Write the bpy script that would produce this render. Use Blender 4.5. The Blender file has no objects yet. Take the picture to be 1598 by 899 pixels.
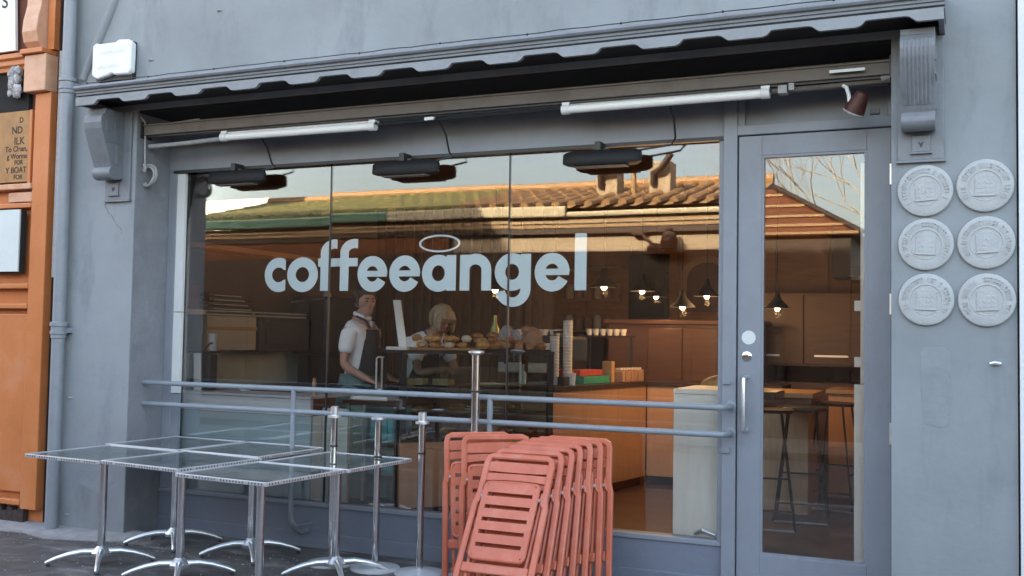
import bpy, bmesh, math, random
from mathutils import Vector, Matrix
random.seed(7)
R = math.radians
PI = math.pi
SC = bpy.context.scene
COL = SC.collection

# ---------------------------------------------------------------- camera
cam_d = bpy.data.cameras.new('camera')
cam_d.sensor_width = 36.0
cam_d.lens = 36.0 * 1600 / 1598
cam_d.clip_end = 2000
cam = bpy.data.objects.new('camera', cam_d)
COL.objects.link(cam)
_r = Vector((0.9149866, 0.4031240, 0.0170460))
_u = Vector((0.0032615, -0.0496352, 0.9987621))
_f = Vector((-0.4034711, 0.9137983, 0.0467303))
M = Matrix((( _r.x, _u.x, -_f.x, 0), (_r.y, _u.y, -_f.y, -5.92), (_r.z, _u.z, -_f.z, 1.55), (0, 0, 0, 1)))
cam.matrix_world = M
SC.camera = cam

# ---------------------------------------------------------------- sky, sun, exposure
SUN_EL, SUN_AZ = 31.0, -24.0          # the sun stands behind the shop; azimuth from +Y towards +X
w = bpy.data.worlds.new('World')
SC.world = w
w.use_nodes = True
nt = w.node_tree
sky = nt.nodes.new('ShaderNodeTexSky')
sky.sky_type = 'NISHITA'
sky.sun_disc = False
sky.sun_elevation = R(SUN_EL)
sky.sun_rotation = R(SUN_AZ)
sky.air_density = 1.0
sky.dust_density = 5.0
sky.ozone_density = 0.6
bg = nt.nodes['Background']
bg.inputs['Strength'].default_value = 0.15
nt.links.new(sky.outputs[0], bg.inputs['Color'])
sd = bpy.data.lights.new('sun', 'SUN')
sd.energy = 4.0
sd.angle = R(0.5)
sd.color = (1.0, 0.86, 0.68)
sun = bpy.data.objects.new('sun', sd)
COL.objects.link(sun)
az, el = R(SUN_AZ), R(SUN_EL)
to_sun = Vector((math.sin(az) * math.cos(el), math.cos(az) * math.cos(el), math.sin(el)))
sun.rotation_euler = to_sun.to_track_quat('Z', 'Y').to_euler()
sun.location = (0, 20, 20)
SC.view_settings.view_transform = 'Standard'
SC.view_settings.look = 'None'
SC.view_settings.gamma = 1.0
SC.view_settings.exposure = 3.25
SC.view_settings.use_white_balance = True      # the camera balanced for open shade
SC.view_settings.white_balance_temperature = 8000
SC.view_settings.white_balance_tint = 10
SC.cycles.max_bounces = 10
SC.cycles.transparent_max_bounces = 24
SC.cycles.sample_clamp_indirect = 4.0

# ---------------------------------------------------------------- materials
MATS = {}
def mat(name, col, rough=0.6, metal=0.0, var=0.0, vscale=4.0, bump=0.0, bscale=40.0, col2=None, spec=0.5,
        stretch=(1, 1, 1), coat=0.0, detail=4.0, dirt=None, dscale=2.0, damt=0.5, dstretch=None):
    """one principled surface: base colour broken up by noise, fine relief, optional blotches of dirt"""
    m = bpy.data.materials.new(name)
    m.use_nodes = True
    n, l = m.node_tree.nodes, m.node_tree.links
    b = n['Principled BSDF']
    b.inputs['Base Color'].default_value = (*col, 1)
    b.inputs['Roughness'].default_value = rough
    b.inputs['Metallic'].default_value = metal
    b.inputs['Specular IOR Level'].default_value = spec
    b.inputs['Coat Weight'].default_value = coat
    geo = n.new('ShaderNodeNewGeometry')
    mp = n.new('ShaderNodeMapping')
    mp.inputs['Scale'].default_value = stretch
    l.new(geo.outputs['Position'], mp.inputs['Vector'])
    last = None
    if var or col2:
        t = n.new('ShaderNodeTexNoise')
        t.inputs['Scale'].default_value = vscale
        t.inputs['Detail'].default_value = detail
        t.inputs['Roughness'].default_value = 0.62
        l.new(mp.outputs[0], t.inputs['Vector'])
        ra = n.new('ShaderNodeValToRGB')
        ra.color_ramp.elements[0].position = 0.3
        ra.color_ramp.elements[1].position = 0.7
        c2 = col2 or tuple(min(1, c * (1 + var)) for c in col)
        c1 = col if col2 else tuple(c * (1 - var) for c in col)
        ra.color_ramp.elements[0].color = (*c1, 1)
        ra.color_ramp.elements[1].color = (*c2, 1)
        l.new(t.outputs['Fac'], ra.inputs['Fac'])
        last = ra.outputs['Color']
        rr = n.new('ShaderNodeMapRange')
        rr.inputs['To Min'].default_value = max(0.02, rough - 0.08)
        rr.inputs['To Max'].default_value = min(1, rough + 0.08)
        l.new(t.outputs['Fac'], rr.inputs['Value'])
        l.new(rr.outputs[0], b.inputs['Roughness'])
    if dirt:
        t = n.new('ShaderNodeTexNoise')
        t.inputs['Scale'].default_value = dscale
        t.inputs['Detail'].default_value = 8
        t.inputs['Roughness'].default_value = 0.7
        mq = n.new('ShaderNodeMapping')
        mq.inputs['Scale'].default_value = dstretch or stretch
        l.new(geo.outputs['Position'], mq.inputs['Vector'])
        l.new(mq.outputs[0], t.inputs['Vector'])
        ra = n.new('ShaderNodeValToRGB')
        ra.color_ramp.elements[0].position = 0.52
        ra.color_ramp.elements[1].position = 0.72
        ra.color_ramp.elements[0].color = (0, 0, 0, 1)
        ra.color_ramp.elements[1].color = (damt, damt, damt, 1)
        l.new(t.outputs['Fac'], ra.inputs['Fac'])
        mx = n.new('ShaderNodeMixRGB')
        mx.inputs['Color2'].default_value = (*dirt, 1)
        l.new(ra.outputs['Color'], mx.inputs['Fac'])
        if last: l.new(last, mx.inputs['Color1'])
        else: mx.inputs['Color1'].default_value = (*col, 1)
        last = mx.outputs['Color']
    if last: l.new(last, b.inputs['Base Color'])
    if bump:
        t = n.new('ShaderNodeTexNoise')
        t.inputs['Scale'].default_value = bscale
        t.inputs['Detail'].default_value = 9
        t.inputs['Roughness'].default_value = 0.58
        l.new(mp.outputs[0], t.inputs['Vector'])
        bp = n.new('ShaderNodeBump')
        bp.inputs['Strength'].default_value = min(1, bump)
        bp.inputs['Distance'].default_value = 0.01
        l.new(t.outputs['Fac'], bp.inputs['Height'])
        l.new(bp.outputs[0], b.inputs['Normal'])
    MATS[name] = m
    return m

def glass(name, base=0.10, tint=(0.93, 0.96, 0.96), fres=1.0, wave=0.0):
    m = bpy.data.materials.new(name)
    m.use_nodes = True
    n, l = m.node_tree.nodes, m.node_tree.links
    n.remove(n['Principled BSDF'])
    tr = n.new('ShaderNodeBsdfTransparent'); tr.inputs['Color'].default_value = (*tint, 1)
    gl = n.new('ShaderNodeBsdfGlossy'); gl.inputs['Roughness'].default_value = 0.0
    fr = n.new('ShaderNodeFresnel'); fr.inputs['IOR'].default_value = 1.5
    ad = n.new('ShaderNodeMath'); ad.operation = 'MULTIPLY_ADD'; ad.use_clamp = True
    ad.inputs[1].default_value = fres; ad.inputs[2].default_value = base
    l.new(fr.outputs[0], ad.inputs[0])
    if wave:
        tn = n.new('ShaderNodeTexNoise'); tn.inputs['Scale'].default_value = 1.1; tn.inputs['Detail'].default_value = 1
        ge = n.new('ShaderNodeNewGeometry'); l.new(ge.outputs['Position'], tn.inputs['Vector'])
        bp = n.new('ShaderNodeBump'); bp.inputs['Strength'].default_value = wave; bp.inputs['Distance'].default_value = 0.01
        l.new(tn.outputs['Fac'], bp.inputs['Height']); l.new(bp.outputs[0], gl.inputs['Normal'])
    mx = n.new('ShaderNodeMixShader')
    l.new(ad.outputs[0], mx.inputs[0]); l.new(tr.outputs[0], mx.inputs[1]); l.new(gl.outputs[0], mx.inputs[2])
    l.new(mx.outputs[0], n['Material Output'].inputs['Surface'])
    return m

def emis(name, col, s):
    m = bpy.data.materials.new(name); m.use_nodes = True
    b = m.node_tree.nodes['Principled BSDF']
    b.inputs['Base Color'].default_value = (*col, 1)
    b.inputs['Emission Color'].default_value = (*col, 1)
    b.inputs['Emission Strength'].default_value = s
    return m

GREY = (0.228, 0.249, 0.262)
m_wall = mat('painted_render', GREY, 0.66, var=0.17, vscale=0.9, bump=0.42, bscale=6.5, dirt=(0.115, 0.13, 0.15), dscale=1.7, damt=0.7, detail=10, dstretch=(1.3, 1.3, .45))
m_crack = mat('crack_shadow', (0.07, 0.075, 0.085), 0.9)
m_wpatch = mat('patched_render', (0.215, 0.235, 0.25), 0.7, var=0.12, vscale=5, bump=0.5, bscale=12)
m_rev = mat('painted_brick_reveal', (0.20, 0.205, 0.225), 0.6, var=0.12, vscale=5, bump=0.9, bscale=34, dirt=(0.30, 0.32, 0.36), dscale=4, damt=0.5)
m_paint = mat('painted_joinery', (0.208, 0.228, 0.258), 0.42, var=0.07, vscale=3, bump=0.10, bscale=50, dirt=(0.15, 0.16, 0.18), dscale=5, damt=0.4, dstretch=(1, 1, .5))
m_trim = mat('painted_cornice', (0.168, 0.182, 0.200), 0.45, var=0.10, vscale=5, bump=0.15, bscale=50, dirt=(0.09, 0.095, 0.10), dscale=6, damt=0.6)
m_valance = mat('painted_valance', (0.215, 0.228, 0.242), 0.5, var=0.10, vscale=4, bump=0.2, bscale=40, dirt=(0.12, 0.125, 0.13), dscale=7, damt=0.6)
m_pipe = mat('painted_iron_pipe', (0.225, 0.245, 0.268), 0.42, var=0.08, vscale=5, bump=0.2, bscale=40, dirt=(0.13, 0.14, 0.15), dscale=5, damt=0.5)
m_riser = mat('painted_stall_riser', (0.150, 0.172, 0.215), 0.5, var=0.1, vscale=3, bump=0.25, bscale=30, dirt=(0.10, 0.11, 0.13), dscale=3, damt=0.5)
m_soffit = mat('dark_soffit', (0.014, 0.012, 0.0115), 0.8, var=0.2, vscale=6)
m_awn = mat('brown_metal_case', (0.13, 0.108, 0.092), 0.55, var=0.1, vscale=8, dirt=(0.06, 0.05, 0.045), dscale=5, damt=0.6)
m_black = mat('black_metal', (0.018, 0.018, 0.019), 0.45, var=0.2, vscale=20)
m_heater = mat('matt_black_enamel', (0.011, 0.0105, 0.0105), 0.6, var=0.2, vscale=20, spec=0.3)
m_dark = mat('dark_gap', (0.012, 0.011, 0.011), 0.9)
m_white = mat('white_plastic', (0.72, 0.73, 0.72), 0.4, var=0.04, vscale=12, dirt=(0.5, 0.5, 0.48), dscale=8, damt=0.4)
m_wstile = mat('pale_grey_stile', (0.60, 0.60, 0.59), 0.45, var=0.04)
m_tube = mat('white_tube_glass', (0.80, 0.80, 0.77), 0.25, var=0.02)
m_cable = mat('grey_cable', (0.30, 0.30, 0.30), 0.55, var=0.15, vscale=30)
m_plaq = mat('cast_plaque', (0.375, 0.385, 0.385), 0.5, var=0.06, vscale=18, bump=0.25, bscale=70)
m_letter = mat('pale_vinyl', (0.70, 0.82, 0.85), 0.6, var=0.02)
m_chrome = mat('polished_steel', (0.72, 0.73, 0.75), 0.14, metal=1.0, var=0.06, vscale=20)
m_alu = mat('cast_aluminium', (0.74, 0.75, 0.77), 0.32, metal=0.9, var=0.08, vscale=25)
m_alu2 = mat('pale_shelf_metal', (0.55, 0.56, 0.55), 0.4, metal=0.2, var=0.05)
m_steelplate = mat('brushed_base_plate', (0.50, 0.52, 0.54), 0.42, metal=0.25, var=0.12, vscale=15)
m_rail = mat('painted_rail', (0.205, 0.23, 0.255), 0.4, var=0.08, vscale=12)
m_coral = mat('coral_plastic', (0.53, 0.128, 0.070), 0.42, var=0.10, vscale=7, bump=0.08, bscale=70, dirt=(0.50, 0.22, 0.16), dscale=7, damt=0.6)
m_faded = mat('faded_orange_paint', (0.60, 0.33, 0.21), 0.45, var=0.12, vscale=6, bump=0.2, bscale=25, dirt=(0.55, 0.20, 0.08), dscale=7, damt=0.8)
m_orange = mat('orange_gloss_paint', (0.56, 0.18, 0.060), 0.36, var=0.10, vscale=3, bump=0.15, bscale=22, dirt=(0.50, 0.25, 0.16), dscale=3, damt=0.6)
m_osign = mat('amber_sign_board', (0.36, 0.17, 0.055), 0.5, var=0.2, vscale=8, dirt=(0.22, 0.09, 0.04), dscale=5, damt=0.5)
m_ink = mat('dark_sign_paint', (0.03, 0.016, 0.012), 0.6)
m_notice = mat('pale_notice', (0.58, 0.62, 0.60), 0.5, var=0.04, vscale=9)
m_rot = mat('rotten_timber', (0.05, 0.032, 0.028), 0.9, var=0.4, vscale=20, bump=0.8, bscale=40)
m_rag = mat('grubby_cloth', (0.36, 0.34, 0.34), 0.9, var=0.4, vscale=22)
m_red = mat('rusty_red_enamel', (0.065, 0.015, 0.011), 0.5, var=0.3, vscale=20)
m_wglass = glass('window_glass', 0.048, (0.985, 0.992, 0.99), 1.0, wave=0.045)
m_tglass = glass('table_glass', 0.05, (0.90, 0.95, 0.94), 1.0)
_n, _l = m_tglass.node_tree.nodes, m_tglass.node_tree.links
_mx = [q for q in _n if q.type == 'MIX_SHADER'][0]; _tr = [q for q in _n if q.type == 'BSDF_TRANSPARENT'][0]
_df = _n.new('ShaderNodeBsdfDiffuse'); _df.inputs['Color'].default_value = (.42, .50, .50, 1)
_m2 = _n.new('ShaderNodeMixShader'); _tn = _n.new('ShaderNodeTexNoise'); _tn.inputs['Scale'].default_value = 5; _tn.inputs['Detail'].default_value = 7
_mr = _n.new('ShaderNodeMapRange'); _mr.inputs['From Min'].default_value = .3; _mr.inputs['From Max'].default_value = .7; _mr.inputs['To Min'].default_value = .14; _mr.inputs['To Max'].default_value = .34
_l.new(_tn.outputs['Fac'], _mr.inputs['Value']); _l.new(_mr.outputs[0], _m2.inputs[0]); _l.new(_tr.outputs[0], _m2.inputs[1]); _l.new(_df.outputs[0], _m2.inputs[2]); _l.new(_m2.outputs[0], _mx.inputs[1])
m_edge = mat('pale_metal_edge', (0.55, 0.56, 0.58), 0.35, metal=0.5, var=0.08, vscale=30)
m_cglass = glass('cabinet_glass', 0.03, (0.86, 0.95, 0.94), 0.7)
# inside
m_floorin = mat('brown_floor', (0.085, 0.052, 0.038), 0.35, var=0.12, vscale=3, bump=0.05)
m_ceil = mat('dim_ceiling', (0.16, 0.085, 0.05), 0.8, var=0.1)
m_inwall = mat('tan_wall', (0.34, 0.165, 0.085), 0.7, var=0.12, vscale=2)
m_umber = mat('umber_wall', (0.095, 0.065, 0.050), 0.7, var=0.15, vscale=3)
m_amber = mat('amber_wood', (0.36, 0.16, 0.065), 0.45, var=0.2, vscale=3, stretch=(1, 1, 5))
m_tile = mat('pale_grey_green_wall', (0.48, 0.58, 0.58), 0.5, var=0.12, vscale=4)
m_ply = mat('pale_plywood', (0.82, 0.79, 0.72), 0.5, var=0.06, vscale=3, stretch=(6, 6, 1), bump=0.05)
m_tan = mat('tan_board', (0.50, 0.265, 0.14), 0.5, var=0.10, vscale=3, stretch=(5, 5, 1), bump=0.05)
m_honey = mat('honey_wood', (0.42, 0.235, 0.11), 0.45, var=0.14, vscale=4, stretch=(1, 1, 7))
m_walnut = mat('red_brown_wood', (0.13, 0.050, 0.026), 0.4, var=0.18, vscale=4, stretch=(1, 1, 6))
m_slat = mat('dark_slat_wood', (0.085, 0.045, 0.028), 0.5, var=0.25, vscale=6, stretch=(4, 4, 1))
m_dtop = mat('dark_counter_top', (0.045, 0.026, 0.020), 0.3, var=0.15)
m_slate = mat('slate_board', (0.03, 0.028, 0.03), 0.5, var=0.2)
m_teal = mat('teal_panel', (0.33, 0.46, 0.49), 0.35, var=0.08, vscale=3)
m_paleg = mat('pale_green_panel', (0.50, 0.58, 0.53), 0.4, var=0.06)
m_tealc = mat('teal_carton', (0.04, 0.48, 0.55), 0.5, var=0.15, vscale=12)
m_redc = mat('red_carton', (0.42, 0.055, 0.04), 0.5, var=0.15, vscale=20)
m_greenc = mat('green_carton', (0.03, 0.25, 0.17), 0.5, var=0.15, vscale=20)
m_paper = mat('paper_white', (0.62, 0.57, 0.52), 0.7, var=0.06, vscale=25)
m_kraft = mat('kraft_paper', (0.36, 0.19, 0.11), 0.8, var=0.18, vscale=18)
m_pastry = mat('baked_crust', (0.44, 0.19, 0.055), 0.55, col2=(0.66, 0.37, 0.14), vscale=30, bump=0.4, bscale=60)
m_pastry2 = mat('dark_crust', (0.22, 0.075, 0.025), 0.55, col2=(0.46, 0.2, 0.07), vscale=34, bump=0.4, bscale=60)
m_cream = mat('sugar_icing', (0.66, 0.56, 0.45), 0.6, var=0.1, vscale=30)
m_skin = mat('skin', (0.44, 0.235, 0.17), 0.5, var=0.06, vscale=20)
m_shirt = mat('white_shirt_cotton', (0.84, 0.84, 0.87), 0.85, var=0.05, vscale=9, bump=0.3, bscale=16)
m_apron = mat('charcoal_apron', (0.03, 0.031, 0.037), 0.85, var=0.15, vscale=9)
m_jean = mat('blue_denim', (0.05, 0.075, 0.095), 0.85, var=0.15, vscale=14)
m_skirt = mat('glass_tinted_cloth', (.10, .17, .175), .85, var=.2, vscale=9, bump=.3, bscale=14)  # teal cast of the case glass put into the cloth colour
m_hair_d = mat('dark_brown_hair', (0.028, 0.016, 0.011), 0.6, var=0.3, vscale=30, stretch=(5, 5, 1))
m_hair_b = mat('blond_hair', (0.22, 0.14, 0.075), 0.55, col2=(0.42, 0.30, 0.18), vscale=16, stretch=(7, 7, 1))
m_shade = mat('matt_black_shade', (0.010, 0.009, 0.009), 0.85, spec=0.15)
m_bulb = emis('lit_bulb', (1.0, 0.80, 0.55), 3)
m_bottle = mat('yellow_bottle', (0.35, 0.30, 0.05), 0.25, var=0.1)
# street
m_pave = mat('dark_pavement', (0.075, 0.070, 0.069), 0.7, var=0.5, vscale=6, bump=1.0, bscale=11, dirt=(0.27, 0.26, 0.255), dscale=3.4, damt=0.9, dstretch=(.6, 1.5, 1), detail=9)
m_road = mat('asphalt', (0.05, 0.05, 0.052), 0.85, var=0.2, vscale=8, bump=0.6, bscale=90)
m_kerb = mat('granite_kerb', (0.22, 0.21, 0.20), 0.8, var=0.15, vscale=14)
m_cement = mat('pale_cement', (0.27, 0.265, 0.265), 0.85, var=0.2, vscale=9, bump=0.6, bscale=40)
m_cream_w = mat('cream_render', (0.34, 0.285, 0.215), 0.8, var=0.06, vscale=2)
m_fascia = mat('timber_fascia', (0.30, 0.20, 0.115), 0.6, var=0.1, vscale=3)
m_gutg = mat('green_gutter', (0.08, 0.20, 0.16), 0.45, var=0.1)
m_gutc = mat('cream_gutter', (0.40, 0.37, 0.28), 0.45, var=0.06)
m_tileg = mat('green_roof_tile', (0.15, 0.18, 0.065), 0.6, col2=(0.32, 0.27, 0.12), vscale=5)
m_tileb = mat('tan_roof_tile', (0.25, 0.15, 0.075), 0.65, col2=(0.35, 0.22, 0.12), vscale=5)
m_brick = mat('red_render', (0.13, 0.04, 0.025), 0.8, var=0.12, vscale=3)
m_far = mat('pale_far_wall', (0.62, 0.60, 0.56), 0.8, var=0.05)
m_bark = mat('pale_bark', (0.36, 0.33, 0.28), 0.8, var=0.2, vscale=12)
m_shopd = mat('dark_shopfront', (0.03, 0.019, 0.016), 0.6, var=0.15)
m_nb = mat('pale_neighbour_render', (0.62, 0.63, 0.64), 0.6, var=0.03, vscale=2, bump=0.2)

# ---------------------------------------------------------------- mesh helpers
def origin_of(p):
    v = Vector((0, 0, 0))
    while p is not None:
        v = v + p.location
        p = p.parent
    return v

class MB:
    """collects simple solids, then links them as ONE mesh object"""
    def __init__(s): s.v = []; s.f = []
    def add(s, vs, fs):
        o = len(s.v); s.v += [tuple(v) for v in vs]; s.f += [tuple(i + o for i in f) for f in fs]; return s
    def box(s, x0, x1, y0, y1, z0, z1):
        return s.add([(x0, y0, z0), (x1, y0, z0), (x1, y1, z0), (x0, y1, z0), (x0, y0, z1), (x1, y0, z1), (x1, y1, z1), (x0, y1, z1)],
                     [(0, 3, 2, 1), (4, 5, 6, 7), (0, 1, 5, 4), (1, 2, 6, 5), (2, 3, 7, 6), (3, 0, 4, 7)])
    def obox(s, c, a, b, h, ang=0.0):
        """box centred on c (x,y) with z from c[2] to c[2]+h, half sizes a,b, turned by ang"""
        ca, sa = math.cos(ang), math.sin(ang)
        vs = []
        for z in (c[2], c[2] + h):
            for (u, v) in ((-a, -b), (a, -b), (a, b), (-a, b)):
                vs.append((c[0] + u * ca - v * sa, c[1] + u * sa + v * ca, z))
        return s.add(vs, [(0, 3, 2, 1), (4, 5, 6, 7), (0, 1, 5, 4), (1, 2, 6, 5), (2, 3, 7, 6), (3, 0, 4, 7)])
    def prism(s, poly, axis, a0, a1):
        """polygon (list of 2D points) pushed along axis x, y or z from a0 to a1"""
        def P(p, a): return {'x': (a, p[0], p[1]), 'y': (p[0], a, p[1]), 'z': (p[0], p[1], a)}[axis]
        n = len(poly)
        vs = [P(p, a0) for p in poly] + [P(p, a1) for p in poly]
        fs = [tuple(range(n)), tuple(range(2 * n - 1, n - 1, -1))] + [(i, n + i, n + (i + 1) % n, (i + 1) % n) for i in range(n)]
        return s.add(vs, fs)
    def tube(s, pts, r, n=10, cap=True):
        pts = [Vector(p) for p in pts]
        rs = r if isinstance(r, (list, tuple)) else [r] * len(pts)
        o = len(s.v); ref = None
        for i, p in enumerate(pts):
            d = (pts[min(i + 1, len(pts) - 1)] - pts[max(i - 1, 0)]).normalized()
            if ref is None:
                ref = Vector((0, 0, 1)) if abs(d.z) < 0.9 else Vector((1, 0, 0))
            a = d.cross(ref).normalized(); b = a.cross(d).normalized(); ref = b
            for k in range(n):
                t = 2 * PI * k / n
                s.v.append(tuple(p + rs[i] * (math.cos(t) * a + math.sin(t) * b)))
        for i in range(len(pts) - 1):
            for k in range(n):
                s.f.append((o + i * n + k, o + i * n + (k + 1) % n, o + (i + 1) * n + (k + 1) % n, o + (i + 1) * n + k))
        if cap:
            s.f.append(tuple(o + k for k in range(n - 1, -1, -1)))
            s.f.append(tuple(o + (len(pts) - 1) * n + k for k in range(n)))
        return s
    def lathe(s, prof, c=(0, 0, 0), axis='z', n=24):
        """profile of (radius, height) turned round an axis through c"""
        o = len(s.v)
        for (r, h) in prof:
            for k in range(n):
                t = 2 * PI * k / n; u, v = r * math.cos(t), r * math.sin(t)
                s.v.append({'z': (c[0] + u, c[1] + v, c[2] + h), 'y': (c[0] + u, c[1] + h, c[2] + v), 'x': (c[0] + h, c[1] + u, c[2] + v)}[axis])
        for i in range(len(prof) - 1):
            for k in range(n):
                s.f.append((o + i * n + k, o + i * n + (k + 1) % n, o + (i + 1) * n + (k + 1) % n, o + (i + 1) * n + k))
        s.f.append(tuple(o + k for k in range(n - 1, -1, -1)))
        s.f.append(tuple(o + (len(prof) - 1) * n + k for k in range(n)))
        return s
    def ball(s, c, r, sq=(1, 1, 1), n=12, m=8, jit=0.0):
        o = len(s.v)
        for i in range(m + 1):
            ph = PI * i / m
            for k in range(n):
                t = 2 * PI * k / n; j = 1 + random.uniform(-jit, jit)
                s.v.append((c[0] + r * sq[0] * j * math.sin(ph) * math.cos(t), c[1] + r * sq[1] * j * math.sin(ph) * math.sin(t), c[2] + r * sq[2] * j * math.cos(ph)))
        for i in range(m):
            for k in range(n):
                s.f.append((o + i * n + k, o + (i + 1) * n + k, o + (i + 1) * n + (k + 1) % n, o + i * n + (k + 1) % n))
        return s
    def build(s, name, m, parent=None, smooth=False, bevel=0.0, seg=2, label=None):
        me = bpy.data.meshes.new(name)
        off = origin_of(parent)
        me.from_pydata([tuple(Vector(v) - off) for v in s.v], [], s.f)
        me.validate(); me.update()
        bm = bmesh.new(); bm.from_mesh(me)
        bmesh.ops.recalc_face_normals(bm, faces=bm.faces); bm.to_mesh(me); bm.free()
        if smooth:
            for p in me.polygons: p.use_smooth = True
            try: me.set_sharp_from_angle(angle=R(38))
            except Exception: pass
        me.materials.append(m)
        o = bpy.data.objects.new(name, me)
        COL.objects.link(o)
        if parent is not None: o.parent = parent
        if bevel:
            md = o.modifiers.new('bevel', 'BEVEL'); md.width = bevel; md.segments = seg; md.limit_method = 'ANGLE'; md.angle_limit = R(40)
        if label: o['label'] = label
        return o

def tag(o, label, cat, group=None):
    o['label'] = label; o['category'] = cat
    if group: o['group'] = group
    return o
def thing(name, loc, label, cat, group=None, rz=0.0):
    o = bpy.data.objects.new(name, None); COL.objects.link(o)
    o.location = loc; o.rotation_euler = (0, 0, rz); o.empty_display_size = 0.1
    return tag(o, label, cat, group)
def struct(o): o['kind'] = 'structure'; return o
def dup(root, loc, rot=None, label=None):
    r = root.copy(); COL.objects.link(r); r.location = loc
    if rot is not None: r.rotation_euler = rot
    if label: r['label'] = label
    for ch in list(root.children):
        c = ch.copy(); COL.objects.link(c); c.parent = r
        for g in list(ch.children):
            d = g.copy(); COL.objects.link(d); d.parent = c
    return r
def one(mb, name, m, label, cat, group=None, **k):
    return tag(mb.build(name, m, None, **k), label, cat, group)
def arc(cx, cy, r, a0, a1, n, rx=None):
    rx = rx or r
    return [(cx + rx * math.cos(R(a0 + (a1 - a0) * i / n)), cy + r * math.sin(R(a0 + (a1 - a0) * i / n))) for i in range(n + 1)]
def text_obj(name, body, size, m, parent, x, y, z, align='LEFT', depth=0.002, bold=0.0):
    """flat lettering on a board that faces -Y"""
    cu = bpy.data.curves.new(name, 'FONT'); cu.body = body; cu.size = size; cu.extrude = depth; cu.align_x = align; cu.offset = bold
    o = bpy.data.objects.new(name, cu); COL.objects.link(o)
    dg = bpy.context.evaluated_depsgraph_get()
    me = bpy.data.meshes.new_from_object(o.evaluated_get(dg)); bpy.data.objects.remove(o)
    me.transform(Matrix.Rotation(R(90), 4, 'X'))
    off = origin_of(parent)
    me.transform(Matrix.Translation(Vector((x, y, z)) - off))
    me.materials.clear(); me.materials.append(m)
    o = bpy.data.objects.new(name, me); COL.objects.link(o); o.parent = parent
    return o

# ================================================================ GROUND AND STREET
def sheet(name, m, x0, x1, y0, y1, z, nx=1, ny=1, h=0.0):
    b = MB(); vs = []; fs = []
    for j in range(ny + 1):
        for i in range(nx + 1):
            vs.append((x0 + (x1 - x0) * i / nx, y0 + (y1 - y0) * j / ny, z + random.uniform(-h, h)))
    for j in range(ny):
        for i in range(nx):
            a = j * (nx + 1) + i; fs.append((a, a + 1, a + nx + 2, a + nx + 1))
    b.add(vs, fs)
    return struct(b.build(name, m, None, smooth=True))
sheet('ground', m_road, -600, 600, -600, 600, -0.16)
sheet('road', m_road, -60, 60, -8.0, -3.6, -0.12)
sheet('pavement', m_pave, -14, 9, -3.45, 0.40, 0.0, 60, 24, 0.004)
struct(MB().box(-14, 9, -3.6, -3.45, -0.3, 0.004).build('kerb', m_kerb, bevel=0.015))
struct(MB().box(-60, 60, -9.99, -8.0, -0.3, 0.0).build('far_pavement', m_pave))
# pale cement haunch where the wall meets the pavement
b = MB()
pts = [(-7.3, -.20), (-6.9, -.30), (-6.5, -.24), (-6.2, -.32), (-5.8, -.22), (-5.55, -.10), (-5.5, .02), (-5.6, .1), (-7.3, .1)]
b.add([(x, y, .008 if y < 0 else .035) for x, y in pts] + [(x, y, -.03) for x, y in pts],
      [tuple(range(9))] + [(i, (i + 1) % 9, 9 + (i + 1) % 9, 9 + i) for i in range(9)])
struct(b.build('cement_strip', m_cement))

# grit and scraps lying on the pavement
rgv = random.Random(21); gb = MB()
for i in range(420):
    x, y = rgv.uniform(-7.5, -2.6), rgv.uniform(-1.6, .1) if rgv.random() < .6 else rgv.uniform(-.35, -.02)
    r_ = rgv.uniform(.003, .009) * (1.8 if rgv.random() < .06 else 1)
    a_ = rgv.uniform(0, 6.28)
    gb.add([(x + r_ * math.cos(a_), y + r_ * math.sin(a_), .002), (x + r_ * math.cos(a_ + 2.1), y + r_ * math.sin(a_ + 2.1), .002), (x + r_ * math.cos(a_ + 4.2), y + r_ * math.sin(a_ + 4.2), .002), (x, y, .002 + r_ * .9)], [(0, 1, 3), (1, 2, 3), (2, 0, 3), (0, 2, 1)])
go = tag(gb.build('grit', m_cement, None), 'loose pale grit scattered over the dark pavement by the tables', 'grit'); go['kind'] = 'stuff'

# ================================================================ THE COFFEE SHOP
shop = thing('coffee_shop', (-3.2, 0, 0), 'grey painted coffee shop front with a big window and a bracketed cornice', 'shop')
WY = 0.36                                     # plane of window frame and door
MB().box(-6.52, 0.252, 0, 7.6, 3.22, 9.6).build('upper_wall', m_wall, shop)
# painted-over flue ridge that runs up the wall by the downpipe
MB().tube([(-6.32, .004, 3.50), (-6.22, .002, 3.72), (-6.08, .0, 3.98), (-5.93, .004, 4.3), (-5.85, .004, 4.8)], [.035, .042, .040, .036, .03], 12).build('cable_ridge', m_wall, shop, smooth=True)
MB().box(-6.52, -5.755, 0, WY + .25, -.1, 3.22).build('left_pier', m_wall, shop)
MB().box(-.362, 0.252, 0, WY + .25, -.1, 3.22).build('right_pier', m_wall, shop)
# the pier's side is rougher brick painted darker: a skin 3 mm proud of it
MB().box(-5.756, -5.752, .006, WY + .02, 0.0, 3.2).build('reveal_skin', m_rev, shop)
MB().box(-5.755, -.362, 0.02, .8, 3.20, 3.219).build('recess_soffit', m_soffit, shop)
# stall riser under the glass
MB().box(-5.752, -1.355, WY, WY + .22, -.05, .295).build('stall_riser', m_riser, shop, bevel=.004)
MB().box(-5.752, -1.355, WY - .018, WY, .0, .11).build('plinth', m_riser, shop, bevel=.006)

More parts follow.
